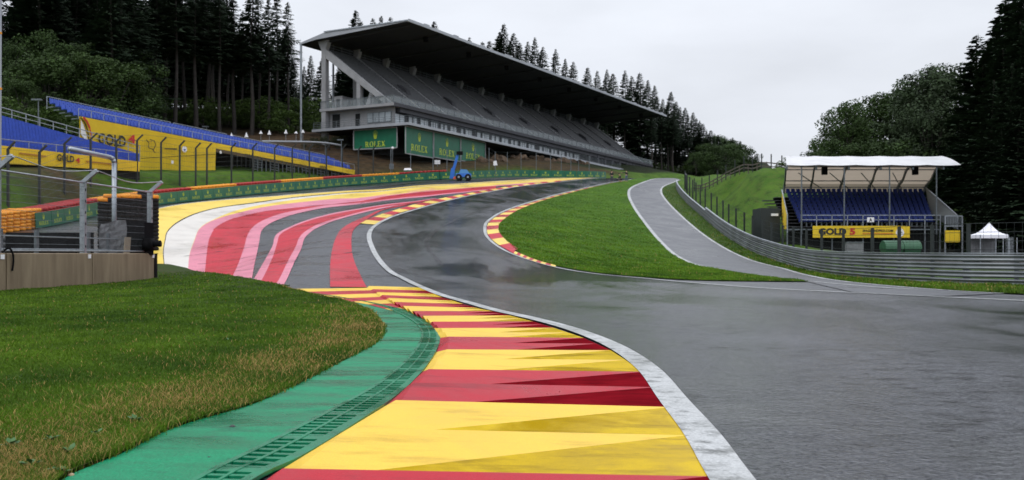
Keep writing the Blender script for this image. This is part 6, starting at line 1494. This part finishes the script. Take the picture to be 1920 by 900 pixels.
# left forest
grp = "dense dark conifers on the hillside at the left"
for px, Y0, top in ((292, 152, -60), (330, 150, -90), (366, 154, -70), (412, 156, -45), (438, 160, -5), (472, 158, -18), (486, 166, -25), (504, 160, -4), (520, 172, -20), (540, 166, 4), (310, 164, -70), (345, 166, -60), (390, 168, -50), (455, 172, 20), (428, 176, 12), (400, 180, -20)):
    plant_px(PINES, px, Y0, top, "tall pine with a bare lower trunk in the row left of the grandstand", "tall bare-trunked pines left of the grandstand", 1.15)
for k in range(34):
    px = rng.uniform(-60, 300); Y0 = rng.uniform(128, 190); plant_px(SPR if k % 3 else TSP, px, Y0, rng.uniform(-110, -20) if px < 440 else 40, "dark spruce in the dense wood above the blue stands at the left", grp, 1.25)
for k in range(26):
    px = 275 + k * 13 + rng.uniform(-6, 6); Y0 = rng.uniform(182, 215); top = -20 if px < 440 else (70 if px < 540 else 118 + rng.uniform(-18, 25)); plant_px(SPR, px, Y0, top + rng.uniform(-25, 25), "dark spruce in the back row behind the tall pines", "dark spruces behind the tall pines", 1.15)
for px, Y0, top, w in ((95, 124, 108, 1.2), (165, 122, 102, 1.2), (215, 124, 118, 1.25), (40, 118, 150, 1.3), (130, 128, 80, 1.2), (245, 130, 135, 1.1), (185, 134, 80, 1.2), (15, 126, 80, 1.2), (75, 134, 60, 1.2), (235, 136, 95, 1.1)):
    plant_px(BROL if Y0 < 126 else BRO, px, Y0, top, "bushy green broadleaf tree in front of the dark spruces at the left", "broadleaf trees in front of the left wood", w)
for k in range(26):
    px = 285 + k * 13.5 + rng.uniform(-5, 5); Y0 = rng.uniform(156, 172); plant_px(SHR, px, Y0, 196 + rng.uniform(-12, 22), "young green shrub growing below the tall pines", "young shrubs below the pines", 1.3)
for k in range(12):
    px = -20 + k * 26; plant_px(SHR, px, rng.uniform(112, 120), 205 + rng.uniform(-20, 15) + (px > 150) * 8, "dark low shrub at the wood's edge behind the blue stands", "low shrubs behind the blue stands", 1.6)
# trees behind the grandstand
tops = [(668, 20, 205), (677, 40, 220), (700, 34, 215), (715, 30, 225), (733, 32, 230), (755, 40, 232), (815, 40, 235), (880, 70, 240), (905, 78, 246), (918, 76, 238), (945, 44, 240), (938, 60, 246), (963, 62, 248), (975, 80, 236), (1003, 70, 246), (990, 78, 252), (1018, 88, 240), (1042, 92, 250), (1075, 116, 248), (1060, 110, 258), (1102, 126, 252), (1120, 132, 262), (1138, 130, 256), (1150, 138, 268), (1172, 132, 262), (1185, 142, 272), (1200, 136, 264), (1215, 150, 270), (1228, 160, 276), (1258, 172, 272), (1243, 185, 285), (1275, 200, 280), (1285, 202, 290), (1300, 210, 284), (1312, 226, 292), (1325, 245, 300), (1268, 190, 300)]
for px, top, Y0 in tops: plant_px(TSP if rng.random() < .6 else SPR, px, Y0, top, "dark spruce rising behind the roof of the grandstand", "spruces behind the grandstand", 1.1)
for k in range(46):
    px = 640 + k * 14 + rng.uniform(-6, 6); Y0 = 205 + (px - 640) * .13 + rng.uniform(0, 30); top = 92 + (px - 640) * .155 + rng.uniform(-10, 35); plant_px(TSP if px > 1080 else SPR, px, Y0, top, "dark spruce in the shaded wood seen through the grandstand", "spruces in the wood behind the grandstand", 1.15)
for px, top, Y0 in ((1240, 200, 262), (1252, 196, 266), (1262, 205, 262), (1222, 210, 255), (1290, 215, 270)): plant_px(PINES, px, Y0, top, "bare-trunked conifer beyond the far end of the grandstand", "bare trunks at the far end of the grandstand", 1.0)
for px, top, Y0 in ((1325, 268, 262), (1345, 272, 240), (1362, 270, 262), (1380, 268, 280), (1395, 276, 285), (1408, 290, 290), (1305, 285, 240), (1370, 262, 300), (1338, 255, 300), (1352, 258, 310), (1415, 296, 310)):
    plant_px(BRO if px < 1400 else SPR, px, Y0, top, "rounded green tree in the low row beyond the green hill", "green trees beyond the hill", 1.25)
for px, top, Y0 in ((1322, 262, 310), (1370, 260, 305), (1388, 264, 315), (1340, 250, 318)): plant_px(SPR, px, Y0, top, "small pointed spruce among the green trees beyond the hill", "small spruces beyond the hill", 1.1)
for px, top, Y0 in ((1333, 244, 262), (1347, 254, 268), (1360, 262, 275), (1374, 258, 285), (1388, 270, 280), (1402, 280, 290), (1416, 290, 300), (1318, 232, 270), (1306, 222, 276)): plant_px(SPR, px, Y0, top, "spruce in the treeline sloping down beyond the green hill", "treeline sloping down beyond the hill", 1.5)
for px, top, Y0 in ((1526, 297, 330), (1537, 299, 330), (1420, 288, 330)): plant_px(SPR, px, Y0, top, "tiny spruce top far beyond the covered stand", "far spruce tops beyond the covered stand", 1.1)
# right wood
gR = "broadleaf trees behind the covered stand"
for px, top, Y0, pr, w in ((1582, 192, 124, BRO, 1.0), (1610, 205, 128, BRO, 1.0), (1640, 200, 132, BRO, 1.0), (1568, 240, 126, BRO, .8), (1668, 170, 128, BRO, 1.0), (1692, 165, 130, BROG, 1.0)):
    plant_px(pr, px, Y0, top, "dark green broadleaf tree standing behind the white canopy", gR, w)
for px, top, Y0 in ((1742, 125, 118), (1790, 118, 120), (1765, 135, 124), (1720, 160, 124), (1815, 150, 116), (1705, 200, 118), (1750, 190, 114)):
    plant_px(BROG, px, Y0, top, "tall grey green tree right of the canopy, before the dark spruces", "grey green trees beside the canopy", 1.0)
for px, top, Y0 in ((1834, 66, 106), (1858, 80, 104), (1885, 0, 98), (1902, -40, 94), (1930, -70, 92), (1870, 40, 112), (1910, -20, 108), (1845, 120, 98), (1880, 90, 92), (1915, 40, 86), (1950, -60, 84), (1820, 190, 104), (1800, 230, 100), (1862, 150, 90), (1895, 120, 84), (1930, 60, 80), (1790, 250, 106), (1775, 270, 104), (1840, 220, 96), (1960, 0, 78), (1815, 260, 98), (1880, 230, 82), (1912, 200, 78), (1850, 290, 90)):
    plant_px(SPR, px, Y0, top, "huge black green spruce in the wood at the right edge", "dark spruces at the right edge", 1.2)
for k in range(14):
    px = 1490 + k * 33; plant_px(SHR, px, rng.uniform(98, 112) if px < 1780 else rng.uniform(84, 92), 395 + rng.uniform(-25, 20), "dark undergrowth shrub at the foot of the right wood", "undergrowth of the right wood", 1.5)
for k in range(10):
    px = 1540 + k * 28; plant_px(BRO, px, rng.uniform(112, 122), 285 + rng.uniform(-25, 20), "low leafy tree filling the gap behind the covered stand", "low trees behind the covered stand", 1.25)
for k in range(22):
    px = 585 + k * 15 + rng.uniform(-5, 5); plant_px(SHRD, px, 146 + (px - 585) * .075, (292 if px < 760 else 306) + rng.uniform(-6, 10), "dark scrub on the rough bank below the grandstand", "scrub on the bank below the grandstand", 1.3)
for k in range(7):
    px = 1180 + k * 20; plant_px(SHR, px, 262 + k, 312 + rng.uniform(-5, 4), "low dark bush at the far end of the track", "bushes at the far end of the track", 1.5)

# ------------------------------------------------------------------ grass blades
def blades(name, N, poly, zf, off, h0, w0, dist_pow, dryf, y0, y1, near_w=1.0, region=None, pts=None, gs=1.0):
    P_ = np.array(poly); out = []
    lo, hi = P_.min(0), P_.max(0); got = 0; xs, ys = [], []
    if pts is not None: xs, ys, got = [pts[:, 0]], [pts[:, 1]], N
    while got < N:
        n = N * 3; u = nrg.random(n); a, b = max(y0, lo[1]), min(y1, hi[1]); k = 1 - dist_pow
        Y = (a**k + u * (b**k - a**k)) ** (1 / k) if abs(k) > 1e-6 else a * (b / a) ** u
        lim = Y * .56; X = (nrg.random(n) * 2 - 1) * lim; m = (X > lo[0]) & (X < hi[0]); X, Y = X[m], Y[m]; m = inside(X, Y, P_); X, Y = X[m], Y[m]; xs.append(X); ys.append(Y); got += len(X)
    X = np.concatenate(xs)[:N]; Y = np.concatenate(ys)[:N]; Z = zf(X, Y) + off
    dist = np.sqrt(X**2 + Y**2); dry = dryf(X, Y); isdry = nrg.random(N) < dry
    h = h0 * nrg.uniform(.45, 1.25, N) * np.where(isdry, 1.35, 1.0) * (1 + .35 * np.sin(X * 2.3) * np.cos(Y * 1.9)); w = w0 * np.clip(dist / 8, .8, 6) * nrg.uniform(.7, 1.3, N)
    h = h * np.clip(1 + (dist - 12) * .006, 1, 1.2)
    az = nrg.random(N) * 6.283; ln = nrg.uniform(.1, .9, N) * h; tw = nrg.random(N) * 6.283
    bx_, by_ = np.cos(tw) * w / 2, np.sin(tw) * w / 2; tx, ty = np.cos(az) * ln, np.sin(az) * ln
    V = np.empty((N, 5, 3)); V[:, 0] = np.c_[X - bx_, Y - by_, Z]; V[:, 1] = np.c_[X + bx_, Y + by_, Z]
    V[:, 2] = np.c_[X + bx_ * .75 + tx * .35, Y + by_ * .75 + ty * .35, Z + h * .6]; V[:, 3] = np.c_[X - bx_ * .75 + tx * .35, Y - by_ * .75 + ty * .35, Z + h * .6]; V[:, 4] = np.c_[X + tx, Y + ty, Z + h * nrg.uniform(.75, 1, N)]
    me = bpy.data.meshes.new(name); me.vertices.add(N * 5); me.vertices.foreach_set("co", V.ravel())
    b = np.arange(N) * 5; tri = np.stack([np.c_[b, b+1, b+2], np.c_[b, b+2, b+3], np.c_[b+3, b+2, b+4]], 1).reshape(-1)
    me.loops.add(len(tri)); me.loops.foreach_set("vertex_index", tri.astype(np.int32)); me.polygons.add(N * 3); me.polygons.foreach_set("loop_start", np.arange(0, N * 9, 3, dtype=np.int32))
    me.update(calc_edges=True); g = nrg.uniform(.65, 1.35, N)[:, None]; pt_ = (.5 + .28 * np.sin(X * .55 + 1.3 * np.sin(Y * .31)) * np.cos(Y * .42 - X * .2) + .30 * np.sin(X * 2.7 + 2 * np.sin(Y * 1.1)) * np.cos(Y * 1.9 + np.sin(X * 1.3)))[:, None]; pt_ = np.clip(pt_, 0, 1)
    green = gs * (np.array((.036, .088, .004)) * (1 - pt_) + np.array((.110, .205, .010)) * pt_) * g; straw = np.array((.36, .245, .08)) * g; c = np.where(isdry[:, None], straw, green)
    c = np.c_[c, np.ones(N)].astype(np.float32); c5 = np.repeat(c, 5, axis=0); a = me.color_attributes.new("tint", 'FLOAT_COLOR', 'POINT'); a.data.foreach_set("color", c5.ravel())
    me.materials.append(GRASSM); o = bpy.data.objects.new(name, me); COL.objects.link(o); return o
GRASSM = attr_mat("grass_blade", "tint", .7, .25, .25)
GEa = np.array(GE)
def dry_fg(X, Y):
    d = np.full(X.shape, 1e9)
    for p in GEa[::2]: d = np.minimum(d, (X - p[0])**2 + (Y - p[1])**2)
    d = np.sqrt(d); n = .5 + .5 * np.sin(X * 1.7 + Y * .9) * np.sin(Y * 1.3 - X * .6); far = np.clip((26 - Y) / 8, 0, 1)
    return np.clip(.30 * np.exp(-((d - .6) / .5)**2) * far * (.25 + .9 * n) + .05 * n * np.exp(-d / 1.5) * far + .007, 0, .6)
o = blades("grass", 380000, fg_poly, prof, G_OFF - .005, .046, .0062, 1.75, dry_fg, 3.2, 50); tag(o, "short grass with a straw coloured fringe beside the green strip, left foreground", "grass", None, "stuff")
o = blades("grass", 120000, isl_poly, prof, .05, .075, .006, 1.2, lambda X, Y: np.full(X.shape, .008), 40, 150, gs=1.25); tag(o, "bright mown grass on the island between track and side road", "grass", None, "stuff")
vp = [tuple(p) for p in va[kk]] + [tuple(p) for p in vb[kk]][::-1]
o = blades("grass", 30000, vp, prof, .045, .11, .007, 1.2, lambda X, Y: np.full(X.shape, .025), 30, 140); tag(o, "narrow grass verge at the foot of the steel guard rail", "grass", None, "stuff")
eb = np.array(by_step(GEa, .004)); eb = eb[eb[:, 1] > 3.4]; ej = nrg.normal(0, .022, len(eb)); Te = np.gradient(eb, axis=0); Te /= np.linalg.norm(Te, axis=1)[:, None]; EDGE_PTS = eb + np.c_[-Te[:, 1], Te[:, 0]] * (ej + .012)[:, None]
o = blades("grass", len(EDGE_PTS), fg_poly, prof, .030, .060, .0062, 1.9, lambda X, Y: np.full(X.shape, .16), 3.2, 50, pts=EDGE_PTS); tag(o, "ragged grass tufts hanging over the edge of the green strip", "grass", None, "stuff")
# broad-leaved weeds, stones and the iron grate in the turf
def weed(px, py, lab, sc=1.0):
    x, y = P(px, py, .05); z = float(prof(x, y)) + .045; th = thing("weed", (x, y, z), lab, "weed", "broad-leaved weeds in the foreground grass"); mb = MB()
    for k in range(14):
        a = k * 2.4 + px; L = rng.uniform(.022, .045) * sc; w = L * .32; el = rng.uniform(.2, 1.0); d = Vector((math.cos(a) * math.cos(el), math.sin(a) * math.cos(el), math.sin(el))); s_ = Vector((-math.sin(a), math.cos(a), 0)); b = Vector((x, y, z + .035 * rng.random())) + d * .02
        mb.add([b, b + d * L * .5 + s_ * w, b + d * L - Vector((0, 0, .01)), b + d * L * .5 - s_ * w], [(0, 1, 2), (0, 2, 3)], WEEDM)
    mb.build("leaves", None, th)
WEEDM = mat("weed_leaf", (.045, .13, .025), .55, .25, 12)
for px, py, lab, sc in ((255, 795, "leafy weed at the grass edge above the green strip corner", 1.6), (130, 855, "large leafy weed near the bottom left corner of the lawn", 1.5), (60, 880, "leafy weed low in the bottom left corner of the picture", 1.6), (20, 840, "leafy weed at the left border, above the corner weeds", 1.4), (95, 830, "pale leafy weed among straw, left of the green strip", 1.2), (430, 640, "lone bright weed in the middle of the lawn", 1.5), (180, 820, "small leafy weed on the straw fringe by the green strip", 1.2), (110, 890, "leafy weed touching the lower end of the green strip", 1.3)): weed(px, py, lab, sc)
def pebble(px, py, r, lab, m=STONE, zo=.04):
    x, y = P(px, py, zo); z = float(prof(x, y)) + zo; bm = bmesh.new(); bmesh.ops.create_icosphere(bm, subdivisions=2, radius=r)
    for v in bm.verts: v.co *= 1 + .25 * math.sin(v.co.x * 90 + px) * math.cos(v.co.y * 70); v.co.z *= .6
    me = bpy.data.meshes.new("pebble"); bm.to_mesh(me); bm.free(); me.materials.append(m); o = bpy.data.objects.new("pebble", me); COL.objects.link(o); o.location = (x, y, z); tag(o, lab, "pebble")
pebble(437, 800, .022, "dark pebble lying on the wet green strip", mat("dark_pebble", (.03, .03, .032), .6)); pebble(134, 891, .018, "pale tan pebble at the lower end of the green strip", mat("tan_pebble", (.42, .30, .18), .7)); pebble(392, 857, .008, "tiny dark pebble on the green strip near the drain", mat("dark_pebble", (.03, .03, .032), .6))
a, b = P(-30, 705, .06), P(118, 703, .06); c, d = P(95, 717, .06), P(-60, 721, .06)
th = thing("iron_grate", ((a[0]+c[0])/2, (a[1]+c[1])/2, .06), "weathered iron grate set in the lawn at the left border", "drain grate"); mb = MB(); zg = .062
A_, B2_, C2_, D2_ = [Vector((p[0], p[1], zg)) for p in (a, b, c, d)]; mb.quad(A_ - Vector((0,0,.03)), B2_ - Vector((0,0,.03)), C2_ - Vector((0,0,.03)), D2_ - Vector((0,0,.03)), DARK); mb.build("pit", None, th)
mb = MB()
for i in range(13): mb.bar(A_.lerp(B2_, i/12), D2_.lerp(C2_, i/12), .02, .02, STEELP)
for i in range(9): mb.bar(A_.lerp(D2_, i/8), B2_.lerp(C2_, i/8), .02, .022, STEELP)
mb.build("bars", None, th)
for grp_ in (PINES, SPR, TSP, BRO, BROL, BROG, SHR, SHRD):      # drop any prototype that was never planted
    for p in grp_:
        if not used.get(p.name):
            for ch in list(p.children): bpy.data.objects.remove(ch)
            bpy.data.objects.remove(p)
